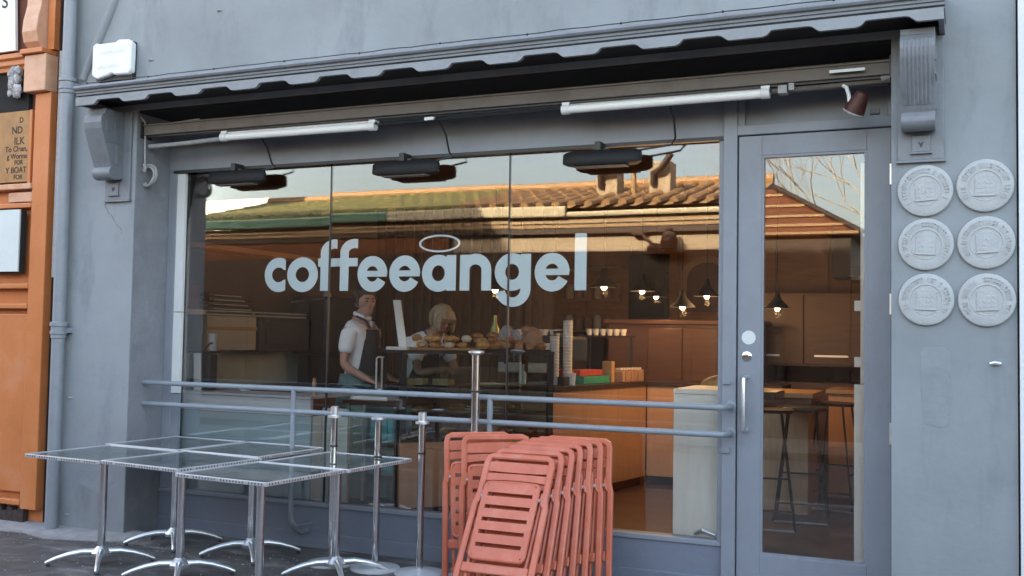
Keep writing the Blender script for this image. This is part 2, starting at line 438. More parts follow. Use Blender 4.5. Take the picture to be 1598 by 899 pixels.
# ---- cornice with a notched valance
can = MB().prism([(0.0, 3.415), (-.30, 3.362), (-.335, 3.350), (-.342, 3.335), (-.335, 3.322), (-.316, 3.316), (-.316, 3.302), (-.306, 3.298),
                  (-.306, 3.284), (-.285, 3.279), (-.285, 3.27), (0.0, 3.27)], 'x', -6.06, -.085).build('cornice', m_trim, shop)
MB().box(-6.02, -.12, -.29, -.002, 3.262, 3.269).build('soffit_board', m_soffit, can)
top, flat, notch = 3.266, 3.205, 3.238
poly = [(-6.05, top)]
edges = []
x = -5.86
per = 0.488
k = 0
while x < -.30:
    edges.append((x, x + .252)); x += per
poly = [(-6.05, top), (-6.05, flat)]
for (a, c) in edges:
    poly += [(a - .022, flat), (a, flat + .008), (a + .022, notch - .002), (a + .04, notch), (c - .035, notch), (c - .015, notch - .004), (c + .018, flat + .004), (c + .03, flat)]
poly += [(-.09, flat), (-.09, top)]
# cut the board into convex strips so that the notches stay clean
vb = MB()
low = poly[1:-1]
for (p, q) in zip(low[:-1], low[1:]):
    if q[0] - p[0] > 1e-5:
        vb.prism([(p[0], top), (p[0], p[1]), (q[0], q[1]), (q[0], top)], 'y', -.322, -.296)
vo = vb.build('valance', m_valance, can)
bm = bmesh.new(); bm.from_mesh(vo.data); bmesh.ops.remove_doubles(bm, verts=bm.verts, dist=1e-5)
seen = {}
for f in list(bm.faces):
    key = tuple(sorted(v.index for v in f.verts)); seen.setdefault(key, []).append(f)
bmesh.ops.delete(bm, geom=[f for l in seen.values() if len(l) > 1 for f in l], context='FACES')
bmesh.ops.recalc_face_normals(bm, faces=bm.faces); bm.to_mesh(vo.data); bm.free()
for (xa, xb) in ((-6.05, -6.024), (-.116, -.09)):
    MB().box(xa, xb, -.295, -.002, 3.212, 3.266).build('valance_return', m_trim, can)
# wire clipped along the top of the cornice
clip = MB(); pts = []
for i in range(60):
    xx = -5.95 + i * .0985
    pts.append((xx, -.318 + random.uniform(-.004, .004), 3.366 + random.uniform(0, .005)))
clip.tube(pts, .0035, 5)
for i in range(0, 60, 6): clip.ball(pts[i], .008, n=6, m=4)
clip.build('cable', m_black, can)

# ---- the two consoles: back plate, scroll with flutes, drop block
def console(x0, x1, px0, px1, flutes=True):
    xm = (px0 + px1) / 2
    plate = MB().box(px0, px1, -.022, -.001, 2.535, 3.205).build('console', m_trim, shop, bevel=.004)
    prof = [(-.02, 3.20), (-.215, 3.20), (-.218, 3.165), (-.236, 3.158), (-.252, 3.130), (-.256, 3.09), (-.248, 3.045), (-.225, 2.98), (-.150, 2.80), (-.145, 2.785)]
    prof += [(-.098 + .062 * math.cos(R(t)), 2.728 + .052 * math.sin(R(t))) for t in range(130, 305, 15)] + [(-.02, 2.69)]
    MB().prism(prof, 'x', x0, x1).build('scroll', m_trim, plate, bevel=.004)
    if flutes:
        n = 7; wd = (x1 - x0 - .03) / n
        for i in range(n):
            fx = x0 + .015 + wd * (i + .5)
            MB().tube([(fx, -.224, 3.150), (fx, -.250, 3.128), (fx, -.2545, 3.09), (fx, -.2465, 3.045), (fx, -.2235, 2.98), (fx, -.152, 2.81)], wd * .36, 8).build('flute', m_trim, plate, smooth=True)
    sb = MB()
    side = x1 if x0 < -3 else x1
    for (ya, za, zb) in ((-.20, 3.03, 3.11), (-.12, 2.99, 3.11), (-.10, 2.79, 2.94)):
        sb.box(side - .002, side + .006, ya, ya + .028, za, zb)
    sb.box(side - .002, side + .005, -.20, -.03, 2.955, 2.972)
    sb.build('side_relief', m_trim, plate)
    mid = (x0 + x1) / 2 + .01
    MB().box(mid - .045, mid + .045, -.036, -.022, 2.575, 2.665).build('drop_block', m_trim, plate, bevel=.004)
    MB().box(mid - .055, mid + .055, -.042, -.022, 2.566, 2.575).build('drop_sill', m_trim, plate)
    MB().prism([(mid - .014, 2.632), (mid, 2.600), (mid + .014, 2.632), (mid, 2.620)], 'y', -.041, -.036).build('drop_motif', m_black, plate)
    MB().box(px0 - .006, px1 + .006, -.028, -.001, 2.522, 2.535).build('plate_foot', m_trim, plate)
console(-6.035, -5.86, -6.035, -5.79, flutes=False)
console(-.305, -.135, -.328, -.094)

# ---- window: frame, panes, bars
win = MB()
win.box(-5.752, -1.352, WY, WY + .10, 2.795, 3.20)                       # head board
win.box(-5.752, -5.672, WY, WY + .10, .325, 2.795)                      # left stile
win.box(-5.752, -1.352, WY - .012, WY + .10, .295, .325)                # bottom rail
win.box(-1.352, -1.268, WY - .03, WY + .12, -.02, 3.20)                 # post beside the door
frame = win.build('shop_window', m_paint, shop, bevel=.004)
MB().box(-5.70, -1.352, WY - .012, WY + .001, 2.783, 2.806).build('drip_bead', m_black, frame)
MB().box(-1.385, -1.352, WY + .004, WY + .06, .325, 2.795).build('glazing_bead', m_paint, frame, bevel=.003)
GX = [(-5.667, -4.258), (-4.250, -2.822), (-2.814, -1.385)]
GY = WY + .035
for (a, c), tilt in zip(GX, (.0006, -.0018, -.0010)):
    p_ = MB().box(a, c, GY, GY + .008, .325, 2.792)
    p_.v = [(v[0], v[1] + (v[2] - 1.56) * tilt, v[2]) for v in p_.v]     # glazed a hair out of line with each other
    p_.build('pane', m_wglass, frame)
for xx in (-4.254, -2.818):
    MB().box(xx - .0045, xx + .0045, GY - .004, GY + .012, .325, 2.792).build('glazing_joint', m_black, frame)
# pale stile at the left edge of the glass, in two lengths
MB().box(-5.672, -5.595, WY + .006, GY - .002, 1.062, 1.690).build('white_stile', m_wstile, frame)
MB().box(-5.672, -5.595, WY + .006, GY - .002, .327, 1.056).build('lower_stile', m_paint, frame)
MB().box(-5.672, -5.595, WY + .006, GY - .002, 1.696, 2.782).build('white_stile', m_wstile, frame)

# ---- door and transom over it
DX0, DX1 = -1.262, -.384
dr = MB()
DY = WY - .012
dr.box(DX0, -1.122, DY, DY + .05, .10, 2.795); dr.box(-.517, DX1, DY, DY + .05, .10, 2.795)
dr.box(-1.122, -.517, DY, DY + .05, 2.672, 2.795); dr.box(-1.122, -.517, DY, DY + .05, .10, .270)
door = dr.build('door', m_paint, shop, bevel=.003)
MB().box(-1.122, -.517, DY + .022, DY + .030, .270, 2.672).build('pane', m_wglass, door)
bd = MB()
for (xa, xb, za, zb) in ((-1.122, -1.108, .27, 2.672), (-.531, -.517, .27, 2.672), (-1.108, -.531, 2.658, 2.672), (-1.108, -.531, .27, .284)):
    bd.box(xa, xb, DY + .004, DY + .02, za, zb)
bd.build('glazing_bead', m_paint, door)
MB().tube([(-1.205, DY, 1.325), (-1.208, DY - .03, 1.325), (-1.212, DY - .055, 1.315), (-1.212, DY - .06, 1.29), (-1.212, DY - .06, 1.04), (-1.212, DY - .055, 1.015), (-1.208, DY - .03, 1.005), (-1.205, DY, 1.005)], .0125, 10).build('handle', m_alu, door, smooth=True)
MB().lathe([(.030, 0), (.030, -.004), (.026, -.007), (.014, -.008), (.013, -.014), (.003, -.015)], (-1.205, DY, 1.452), 'y', 20).build('lock', m_chrome, door, smooth=True)
st = MB().lathe([(.042, 0), (.042, -.0015), (.001, -.002)], (-1.195, DY, 1.565), 'y', 28).build('sticker', m_notice, door)
for z in (2.52, 1.77, 1.03):
    MB().tube([(-.383, DY - .008, z - .06), (-.383, DY - .008, z + .06)], .011, 10).build('hinge', m_alu, door, smooth=True)
tr = MB()
tr.box(-1.268, -.362, WY - .03, WY + .10, 2.80, 2.862)
tr.box(-1.268, -.362, WY - .02, WY + .10, 3.045, 3.20)
tr.box(-1.268, -1.225, WY - .02, WY + .10, 2.862, 3.045); tr.box(-.405, -.362, WY - .02, WY + .10, 2.862, 3.045)
tf = tr.build('transom', m_paint, shop, bevel=.004)
MB().box(-1.225, -.405, WY + .012, WY + .05, 2.862, 3.045).build('transom_panel', m_paint, tf)
MB().box(-1.268, -.35, WY - .02, WY + .12, -.02, .095).build('doorstep', m_riser, shop, bevel=.006)
# little screw heads, hooks and an old fixing left in the render
fx = MB()
for (xx, zz) in ((-6.335, 1.013), (-6.324, .119), (-5.638, 3.593), (-5.0, 3.9)):
    fx.tube([(xx - .02, -.002, zz), (xx, -.014, zz + .004), (xx + .02, -.002, zz)], .006, 6)
fx.build('wall_fixing', m_cable, shop)
MB().tube([(.125, -.004, 1.447), (.147, -.016, 1.452), (.172, -.004, 1.447)], .011, 8).build('wall_hook', m_alu, shop, smooth=True)

# hairline cracks and a patch in the render
for pts in [[(-6.04, 2.56), (-6.05, 2.50), (-6.01, 2.44), (-5.97, 2.41), (-5.93, 2.35), (-5.88, 2.31), (-5.86, 2.26)]]:
    fine = []
    for (p, q) in zip(pts[:-1], pts[1:]):
        for k in range(3):
            t = k / 3; fine.append((p[0] + (q[0] - p[0]) * t + random.uniform(-.006, .006), .0, p[1] + (q[1] - p[1]) * t))
    MB().tube(fine, [random.uniform(.0012, .0028) for _ in fine], 5).build('hairline_crack', m_crack, shop)
pp = [(-.215, 1.50), (-.20, 1.525), (-.10, 1.53), (-.07, 1.50), (-.06, 1.30), (-.075, 1.12), (-.12, 1.10), (-.19, 1.12), (-.21, 1.25)]
MB().prism(pp, 'y', -.0018, .002).build('render_patch', m_wpatch, shop, bevel=.0008)
MB().prism([(-6.25, .62), (-6.05, .66), (-5.9, .60), (-5.86, .40), (-6.0, .30), (-6.2, .36)], 'y', -.0016, .002).build('render_patch', m_wpatch, shop, bevel=.0008)
# ---- pale neighbour on the right, orange shop on the left
nbr = thing('neighbour_building', (4, 0, 0), 'pale rendered building edge at the far right of the grey shop', 'building')
MB().box(.262, 9, -.03, 7.5, -.1, 9.65).build('wall', m_nb, nbr)
MB().box(.252, .2615, .01, 7.5, -.1, 8.8).build('joint', m_dark, nbr)

osh = thing('orange_shop', (-7.5, 0, 0), 'orange painted timber shopfront left of the downpipe', 'shop')
MB().box(-16, -6.615, .02, 7.5, 3.2, 9.6).build('wall', m_brick, osh)
MB().box(-16, -12.4, .03, 7.4, 9.603, 10.36).build('shadow_block', m_brick, osh)  # unseen block added to throw shade on the gutter opposite
MB().box(-16, -6.615, .03, .6, -.02, 3.2).build('backing', m_orange, osh)
fnb = thing('shade_building', (-28, 0, 0), 'unseen block added beyond the orange shop to keep sun off the far side', 'building')  # out of view, added to shade the left end across the street
MB().box(-48, -16.1, .02, 7.5, -.1, 10.9).build('wall', m_brick, fnb)
for i in range(6): MB().box(-46 + i * 4.8, -44 + i * 4.8, -.01, .02, 1, 2.6).build('window', m_slate, fnb)
MB().box(-6.615, -6.52, .03, 1.0, -.05, 8.6).build('party_gap', m_dark, osh)
MB().box(-6.565, -6.525, -.02, .03, 1.95, 3.75).build('lead_strip', m_cable, osh)
pil = MB().box(-6.785, -6.615, -.045, .03, .13, 3.42).build('pilaster', m_orange, osh, bevel=.006)
MB().box(-6.86, -6.625, -.10, .03, 3.425, 3.72).build('pilaster_block', m_faded, osh, bevel=.008)
MB().box(-6.88, -6.64, -.13, .03, 3.725, 3.765).build('capital', m_orange, osh, bevel=.006)
prof = [(.03, 3.77)] + [(-.03 - .10 * math.sin(R(t)) , 3.77 + .30 * (t / 180)) for t in range(0, 181, 15)] + [(.03, 4.6)]
prof = [(.03, 3.77), (-.06, 3.77), (-.115, 3.82), (-.135, 3.9), (-.125, 4.0), (-.095, 4.12), (-.06, 4.6), (.03, 4.6)]
MB().prism(prof, 'x', -6.86, -6.70).build('bracket', m_faded, osh, bevel=.006)
MB().box(-6.69, -6.62, -.03, .03, 3.77, 4.6).build('bracket_side', m_orange, osh)
MB().prism([(.03, 3.62), (-.05, 3.62), (-.055, 3.65), (-.075, 3.665), (-.075, 3.70), (-.10, 3.715), (-.10, 3.75), (-.02, 3.77), (.03, 3.77)], 'x', -9, -6.882).build('moulding', m_orange, osh)
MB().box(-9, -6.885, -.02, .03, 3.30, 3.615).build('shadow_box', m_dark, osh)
MB().box(-6.86, -6.83, -.03, .03, 2.66, 3.30).build('sign_stile', m_orange, osh, bevel=.004)
MB().box(-9, -6.787, -.06, .03, 2.655, 2.70).build('ledge', m_faded, osh, bevel=.006)
MB().box(-7.06, -6.80, -.03, .03, 2.555, 2.635).build('rail_panel', m_faded, osh, bevel=.006)
MB().box(-9, -6.787, -.05, .03, 2.505, 2.545).build('rail_moulding', m_orange, osh, bevel=.008)
MB().box(-9, -6.787, -.05, .03, 1.86, 1.90).build('rail_moulding', m_orange, osh, bevel=.008)
MB().box(-9, -6.787, -.05, .03, 1.70, 1.74).build('rail_moulding', m_orange, osh, bevel=.008)
MB().box(-9, -6.80, -.015, .03, .25, 1.66).build('lower_panel', m_orange, osh, bevel=.01)
MB().box(-9, -6.787, -.05, .03, .155, .20).build('rail_moulding', m_orange, osh, bevel=.008)
rb = MB()
for i in range(14):
    xa = -7.6 + i * .06
    rb.box(xa, xa + .058, -.03, .02, .0, .13 + random.uniform(-.03, .02))
rb.build('rotten_plinth', m_rot, osh)
# painted signs on it
sg = thing('shop_sign', (-7.1, 0, 3.0), 'amber sign board with dark hand painted lines of lettering on the orange shop', 'sign')
MB().box(-7.9, -6.862, -.028, -.0, 2.72, 3.295).build('board', m_osign, sg)
y_ = -.0285
for (vis, size, xr, z) in (('D', .062, -6.925, 3.20), ('ND', .080, -6.93, 3.115), ('ILK', .084, -6.905, 3.025), ('To Clean,', .062, -6.872, 2.968), ('g Worms', .058, -6.872, 2.910),
                           ('FOR', .050, -6.915, 2.862), ('Y BOAT', .066, -6.872, 2.795), ('FOR', .052, -6.915, 2.742)):
    text_obj('lettering', vis, size, m_ink, sg, xr, y_, z, 'RIGHT', .0006, .0016)
ns = thing('notice_board', (-7.1, -.05, 2.2), 'blank pale notice hung on the orange shopfront', 'notice')
MB().box(-7.6, -6.873, -.075, -.062, 1.995, 2.49).build('sheet', m_notice, ns)
MB().box(-7.6, -6.862, -.062, -.016, 1.985, 2.482).build('shadow_board', m_dark, ns)  # dark board past the sheet's edge imitates its cast shadow
fs = thing('fascia_sign', (-7.3, 0, 4.2), 'white fascia board at the top corner of the orange shop', 'sign')
MB().prism([(-8.2, 3.80), (-7.045, 3.80), (-7.10, 4.6), (-8.2, 4.6)], 'y', -.03, -.005).build('board', m_white, fs)
text_obj('lettering', 'S', .16, m_ink, fs, -7.222, -.0315, 4.165, 'LEFT', .0006, .002)
rg = MB()
for i in range(22):
    rg.ball((-6.99 + random.uniform(-.07, .06), -.06 + random.uniform(-.03, .02), 3.53 + random.uniform(-.11, .10)), random.uniform(.022, .045), (1, .8, 1.2), 7, 5, .25)
one(rg, 'cloth_bundle', m_rag, 'crumpled grey cloth bundle stuffed under the orange cornice', 'cloth')
b = MB().ball((-7.36, -.22, .05), .16, (1.1, .8, .62), 14, 9, .05)
one(b, 'rubbish_bag', mat('black_sack', (.045, .045, .05), .5, var=.2, bump=.4, bscale=14), 'dark lump of a bag at the foot of the orange shop', 'bag', smooth=True)

# ---- downpipe
dp = thing('downpipe', (-6.41, -.07, 0), 'grey painted round downpipe between orange and grey shops', 'pipe')
MB().tube([(-6.41, -.07, .0), (-6.41, -.07, 5.5)], .049, 20).build('pipe', m_pipe, dp, smooth=True)
for z in (3.455, 1.545):
    MB().lathe([(.05, -.075), (.056, -.07), (.056, -.045), (.0635, -.04), (.0635, -.018), (.057, -.012), (.057, .018), (.066, .022), (.066, .048), (.058, .054), (.05, .055)], (-6.41, -.07, z), 'z', 24).build('coupling', m_pipe, dp, smooth=True)
    MB().box(-6.48, -6.34, -.05, .004, z - .03, z + .01).build('pipe_bracket', m_pipe, dp)

# ================================================================ THINGS FIXED TO THE FRONT
# alarm box
al = thing('alarm_box', (-5.98, 0, 3.6), 'white burglar alarm box on the wall above the left end of the cornice', 'alarm box')
o = MB().prism([(-6.165, 3.500), (-6.11, 3.470), (-6.0, 3.490), (-5.965, 3.505), (-5.93, 3.490), (-5.80, 3.485), (-5.775, 3.51), (-5.772, 3.72), (-5.80, 3.755), (-5.90, 3.762),
                (-5.935, 3.745), (-6.10, 3.745), (-6.13, 3.758), (-6.165, 3.735)], 'y', -.075, -.012).build('cover', m_white, al, bevel=.016, seg=3)
MB().box(-6.15, -5.785, -.035, .0, 3.462, 3.745).build('shaded_back_plate', m_black, al)  # black strip below the cover stands in for the shading there
mk = MB()
for (a_, c_, z) in ((-6.08, -5.86, 3.655), (-6.10, -5.90, 3.545)):
    xx = a_
    while xx < c_:
        wv = random.uniform(.008, .018); mk.box(xx, xx + wv, -.0762, -.075, z, z + random.uniform(.018, .03)); xx += wv + .008
mk.build('faded_print', mat('faded_print', (.60, .61, .60), .6), al)['kind'] = 'stuff'
MB().tube([(-6.03, -.02, 3.49), (-6.03, -.012, 3.45), (-6.05, -.01, 3.425), (-6.07, -.01, 3.43)], .006, 6).build('cable', m_black, al)
MB().tube([(-6.16, -.01, 3.44), (-6.12, -.012, 3.415), (-6.08, -.012, 3.41)], .006, 6).build('cable', m_black, al)

# six cast plaques
def plaque(k, x, z, lab, turn):
    t = thing('wall_plaque', (x, -.02, z), lab, 'plaque', 'round cast plaques on the right pier')
    c = (x, 0, z); r = .1395
    MB().lathe([(r - .003, -.001), (r, -.006), (r, -.015), (r - .003, -.019), (r - .007, -.0205), (.084, -.0205), (.0825, -.0225), (.0785, -.0225), (.077, -.0185), (.002, -.0185)], c, 'y', 56).build('disc', m_plaq, t, smooth=True)
    lt = MB(); rnd = random.Random(k)
    n = 30
    for i in range(n):
        a = R(215 - i * 250 / (n - 1)); 
        if rnd.random() < .13: continue
        cx, cz = x + .107 * math.cos(a), z + .107 * math.sin(a)
        ux, uz = -math.sin(a), math.cos(a); vx, vz = math.cos(a), math.sin(a)
        hw, hh = .0036, .0130
        kind = rnd.randint(0, 3)
        bars = [(-.004, 0, .0022, hh), (.004, 0, .0022, hh)] if kind == 0 else [(-.004, 0, .0022, hh), (0, .008, .006, .0022), (0, -.008, .006, .0022)] if kind == 1 else [(0, 0, .0024, hh), (0, .008, .006, .0022)] if kind == 2 else [(0, 0, .0024, hh)]
        for (bu, bv, su, sv) in bars:
            q = []
            for (e, f) in ((-1, -1), (1, -1), (1, 1), (-1, 1)):
                pu, pv = bu + e * su, bv + f * sv
                q.append((cx + ux * pu + vx * pv, cz + uz * pu + vz * pv))
            lt.prism(q, 'y', -.0242, -.0195)
    for dx in (-.022, .0, .022):
        lt.box(x + dx - .008, x + dx + .008, -.0225, -.0195, z - .125, z - .117)
    lt.build('raised_rim_marks', m_plaq, t)['kind'] = 'stuff'
    cr = MB()
    cr.box(x - .048, x + .048, -.024, -.019, z - .052, z + .040)
    cr.box(x - .053, x + .053, -.0265, -.019, z - .056, z - .050)
    cr.prism([(x - .050, z + .040), (x + .050, z + .040), (x + .03, z + .056), (x - .03, z + .056)], 'y', -.024, -.019)
    for i in range(4):
        for j in range(3):
            if rnd.random() < .8: cr.box(x - .038 + i * .02, x - .024 + i * .02, -.0258, -.023, z - .040 + j * .024, z - .024 + j * .024)
    cr.build('crest', m_plaq, t, bevel=.001)
    t.rotation_euler = (0, R(turn), 0)
for k, (x, z, l, tn) in enumerate(((-.190, 2.368, 'upper left round plaque just under the right console', -4), (.103, 2.383, 'upper right round plaque near the pale neighbour wall', 1), (-.187, 2.078, 'middle left round plaque beside the door', 3),
                        (.107, 2.082, 'middle right round plaque with crisp raised lettering', -3), (-.186, 1.782, 'lower left round plaque, the palest and most worn', 2), (.109, 1.780, 'lower right round plaque above the small wall hook', -2))):
    plaque(k, x, z, l, tn)

# awning case under the canopy
aw = thing('awning_case', (-3, .1, 3.05), 'long brown metal awning case under the cornice soffit', 'awning')
MB().prism([(.05, 3.034), (.05, 3.105), (.062, 3.122), (.11, 3.126), (.12, 3.11), (.12, 3.034)], 'x', -5.735, -.372).build('case', m_awn, aw, bevel=.003)
MB().box(-5.735, -.372, .038, .052, 3.103, 3.112).build('lip', m_awn, aw)
MB().box(-5.72, -.38, .07, .10, 3.020, 3.0335).build('underside_channel', m_black, aw)
for xa in (-5.75, -.372): MB().box(xa, xa + .012, .03, .14, 3.01, 3.135).build('end_cap', m_black, aw)
# fluorescent tubes
def tube_light(x0, x1, z0, z1, lab):
    t = thing('tube_light', ((x0 + x1) / 2, .1, z0), lab, 'strip light', 'strip lights under the awning case')
    y = .075
    MB().tube([(x0 + .045, y, z0), (x1 - .045, y, z1)], .026, 14).build('tube', m_tube, t, smooth=True)
    MB().tube([(x0 + .03, y + .03, z0 + .035), (x1 - .03, y + .03, z1 + .035)], .02, 8).build('batten', m_white, t)
    for (a_, c_, z) in ((x0, x0 + .05, z0), (x1 - .05, x1, z1)):
        e = MB(); e.tube([(a_, y, z), (c_, y, z)], .031, 14); e.box(a_, c_, y - .01, y + .05, z + .01, z + .045)
        e.build('end_cap', m_white, t, smooth=True)
tube_light(-5.01, -3.69, 2.976, 2.972, 'white strip light tube nearer the coiled cable, over the left pane')
tube_light(-2.32, -1.03, 2.982, 2.985, 'longer looking white strip light tube over the right pane by the door')
cd = thing('conduit', (-3, .1, 3.0), 'grey conduit running between the strip lights under the awning case', 'conduit')
MB().tube([(-5.72, .10, 2.955), (-5.45, .10, 2.958), (-5.02, .10, 2.972)], .017, 8).build('pipe', m_cable, cd, smooth=True)
MB().tube([(-3.68, .10, 2.985), (-3.5, .10, 2.988), (-2.33, .10, 2.998)], .013, 8).build('pipe', m_black, cd, smooth=True)
MB().tube([(-1.02, .10, 3.0), (-.8, .10, 3.002), (-.372, .10, 3.012)], .016, 8).build('pipe', m_awn, cd, smooth=True)
MB().box(-3.31, -3.24, .07, .10, 2.985, 3.005).build('clip', m_white, cd)
MB().box(-.98, -.93, .05, .12, 2.975, 3.02).build('clip', m_cable, cd)
MB().box(-.92, -.89, .05, .12, 2.99, 3.03).build('clip', m_cable, cd)
MB().box(-.69, -.50, .012, .02, 3.058, 3.074).build('sticker_strip', m_white, cd)
MB().tube([(-.42, .085, 3.02), (-.36, .085, 3.03)], .02, 8).build('end_collar', m_cable, cd)
# red lamp head on a white bracket
sp = thing('lamp_head', (-.56, .1, 2.95), 'small rusty red lamp head on a pale bracket over the door', 'lamp')
MB().tube([(-.625, .09, 3.0), (-.605, .085, 2.985), (-.592, .08, 2.94), (-.588, .08, 2.90)], .011, 8).build('bracket', m_white, sp, smooth=True)
hd = MB()
hd.lathe([(.018, .075), (.034, .07), (.042, .04), (.052, .0), (.06, -.045), (.056, -.05), (.02, -.052)], (0, 0, 0), 'z', 16)
rot = Matrix.Translation((-.545, .08, 2.885)) @ Matrix.Rotation(R(28), 4, 'Y') @ Matrix.Rotation(R(20), 4, 'X')
hd.v = [tuple(rot @ Vector(v)) for v in hd.v]
hd.build('housing', m_red, sp, smooth=True)
rim = MB().tube([tuple(rot @ Vector((.058 * math.cos(R(t)), .058 * math.sin(R(t)), -.05))) for t in range(0, 361, 20)], .006, 6)
rim.build('rim', m_cable, sp)
MB().box(-.48, -.43, .10, .14, 2.83, 2.86).build('stay', m_black, sp)
# coiled cable
cc = MB()
cc.tube([(-5.79, -.005, 3.22), (-5.735, .06, 3.14), (-5.738, .07, 3.0), (-5.735, .07, 2.86), (-5.725, .07, 2.80)], .008, 8)
for k in range(5):
    rr = .062 + .012 * random.random(); cx, cz = -5.715 + random.uniform(-.012, .012), 2.735 + random.uniform(-.03, .018)
    cc.tube([(cx + rr * math.cos(R(t)), .075 + .008 * k + .01 * math.sin(R(t * 2)), cz + rr * 1.12 * math.sin(R(t))) for t in range(0, 361, 15)], .0075, 7)
cc.tube([(-5.72, .05, 2.81), (-5.70, .045, 2.78), (-5.715, .05, 2.755)], .012, 8)
cc.tube([(-5.735, .06, 3.10), (-5.2, .05, 3.122)], .006, 6)
one(cc, 'cable_coil', m_cable, 'coil of grey cable hanging from the left end of the awning case', 'cable', smooth=True)

# three heaters hung at the head of the window
def heater(x, z, lab, cab):
    t = thing('window_heater', (x, .27, z), lab, 'heater', 'black heaters along the top of the window')
    y, L = .272, .262
    prof = []
    def sec(xx, s):     # a shallow hood: domed top, open mouth below
        return [(xx, y + a_ * s, z + c_ * (0.55 + .45 * s)) for a_, c_ in ((-.056, -.050), (-.064, -.034), (-.056, .016), (-.026, .048), (.012, .052), (.046, .026), (.056, -.020), (.054, -.050))]
    vs, fs_ = [], []
    xs = [(-L, .25), (-L + .02, .62), (-L + .055, .88), (-L + .10, 1), (L - .10, 1), (L - .055, .88), (L - .02, .62), (L, .25)]
    for (d, s_) in xs: vs += sec(x + d, s_)
    for i in range(len(xs) - 1):
        for k in range(8): fs_.append((i * 8 + k, i * 8 + (k + 1) % 8, (i + 1) * 8 + (k + 1) % 8, (i + 1) * 8 + k))
    fs_ += [tuple(range(8)), tuple(range(8 * len(xs) - 1, 8 * len(xs) - 9, -1))]
    MB().add(vs, fs_).build('hood', m_heater, t, smooth=True)
    MB().box(x - L + .09, x + L - .09, y - .034, y + .034, z - .062, z - .051).build('heating_element', m_awn, t)
    MB().box(x - .045, x - .005, y - .02, WY + .0, z + .03, z + .105).build('hanger', m_black, t, bevel=.004)
    MB().box(x + .02, x + .05, y - .015, WY, z + .03, z + .06).build('junction_box', m_black, t)
    MB().tube([(x + cab[0], .12, 2.985), (x + cab[0] + .01, .20, 2.90), (x + cab[0] - .0, .27, 2.80), (x + cab[1], .29, z + .06), (x + L - .12, y, z + .025)], .007, 7).build('cable', m_black, t, smooth=True)
heater(-5.02, 2.712, 'black window heater at the left end of the window head', (.32, .34))
heater(-3.56, 2.708, 'black window heater above the halo of the lettering', (.34, .36))
heater(-2.12, 2.700, 'black window heater nearest the door', (.48, .45))

# ================================================================ WINDOW LETTERING
let = thing('window_lettering', (-3.55, GY, 1.85), 'pale blue rounded window lettering reading coffeeangel with a halo', 'lettering')
ly = GY + .0105
def ring_pts(cx, cz, rx, rz, a0, a1, n=40):
    return [(cx + rx * math.cos(R(a0 + (a1 - a0) * i / n)), cz + rz * math.sin(R(a0 + (a1 - a0) * i / n))) for i in range(n + 1)]
class Glyph:
    """flat strokes cut from sheet vinyl; every stroke sits a hair behind the last so that no two share a plane"""
    def __init__(s): s.b = MB(); s.k = 0
    def strip(s, A, B):
        y = ly + s.k * .0003; s.k += 1
        n = len(A); vs = [(p[0], y, p[1]) for p in A] + [(p[0], y, p[1]) for p in B]
        s.b.add(vs, [(i, i + 1, n + i + 1, n + i) for i in range(n - 1)]); return s
    def ring(s, cx, cz, rx, rz, tx, tz, a0=0, a1=360):
        n = 48
        return s.strip(ring_pts(cx, cz, rx, rz, a0, a1, n), ring_pts(cx, cz, rx - tx, rz - tz, a0, a1, n))
    def rect(s, x0, x1, z0, z1): return s.strip([(x0, z0), (x1, z0)], [(x0, z1), (x1, z1)])
    def done(s, nm='letter'): return s.b.build(nm, m_letter, let)
ZB, ZX, ZT = 1.857, 2.104, 2.236
zc, rz = (ZB + ZX) / 2 - .002, (ZX - ZB) / 2 + .006
ST = .074
def let_e(x0, x1):
    cx, rx = (x0 + x1) / 2, (x1 - x0) / 2
    g = Glyph(); g.ring(cx, zc, rx, rz, ST, ST, 0, 332); g.rect(cx - rx + ST * .7, cx + rx - .004, zc - .020, zc + .022); return g.done()
# c: a ring cut off square at its right side
cxc, rxc = -4.838 + .128, .128
a_cut = math.degrees(math.acos(.068 / rxc)); a_in = math.degrees(math.acos(min(1, .062 / (rxc - ST + .012))))
g = Glyph(); nC = 40
A = ring_pts(cxc, zc, rxc, rz, a_cut, 360 - a_cut, nC); Bp = ring_pts(cxc, zc, rxc - ST + .006, rz - ST, 38, 322, nC)
A = [(min(p[0], cxc + .062), p[1]) for p in A]; Bp = [(min(p[0], cxc + .062), p[1]) for p in Bp]
Bp[0] = (cxc + .062, Bp[0][1]); Bp[-1] = (cxc + .062, Bp[-1][1])
g.strip(A, Bp); g.done()
g = Glyph(); g.ring((-4.633 - 4.359) / 2, zc, .137, rz, ST + .004, ST); g.done()
def let_f(x0, x1, last):
    g = Glyph(); sx = x0 + .022
    g.rect(sx, sx + ST, ZB, ZT - .09)
    R0 = .128
    cx, cz = sx + R0, ZT - .098
    A = [(cx + R0 * math.cos(R(t)), cz + .098 * math.sin(R(t))) for t in range(180, 84, -6)]
    B2 = [(cx + (R0 - ST) * math.cos(R(t)), cz + (.098 - ST + .006) * math.sin(R(t))) for t in range(180, 84, -6)]
    A.append((x1 - .004, ZT - .002)); B2.append((x1 - .004, ZT - .072))
    g.strip(A, B2)
    g.rect(x0, x1 + .006 if not last else x1 - .004, 2.035, 2.096)
    return g.done()
let_f(-4.360, -4.190, False); let_f(-4.190, -4.014, True)
let_e(-4.017, -3.768); let_e(-3.752, -3.501)
g = Glyph(); g.ring(-3.485 + .128, zc, .130, rz, ST + .006, ST); g.rect(-3.219 - ST, -3.219, ZB, ZX); g.done()
g = Glyph(); g.rect(-3.189, -3.189 + ST, ZB, ZX)
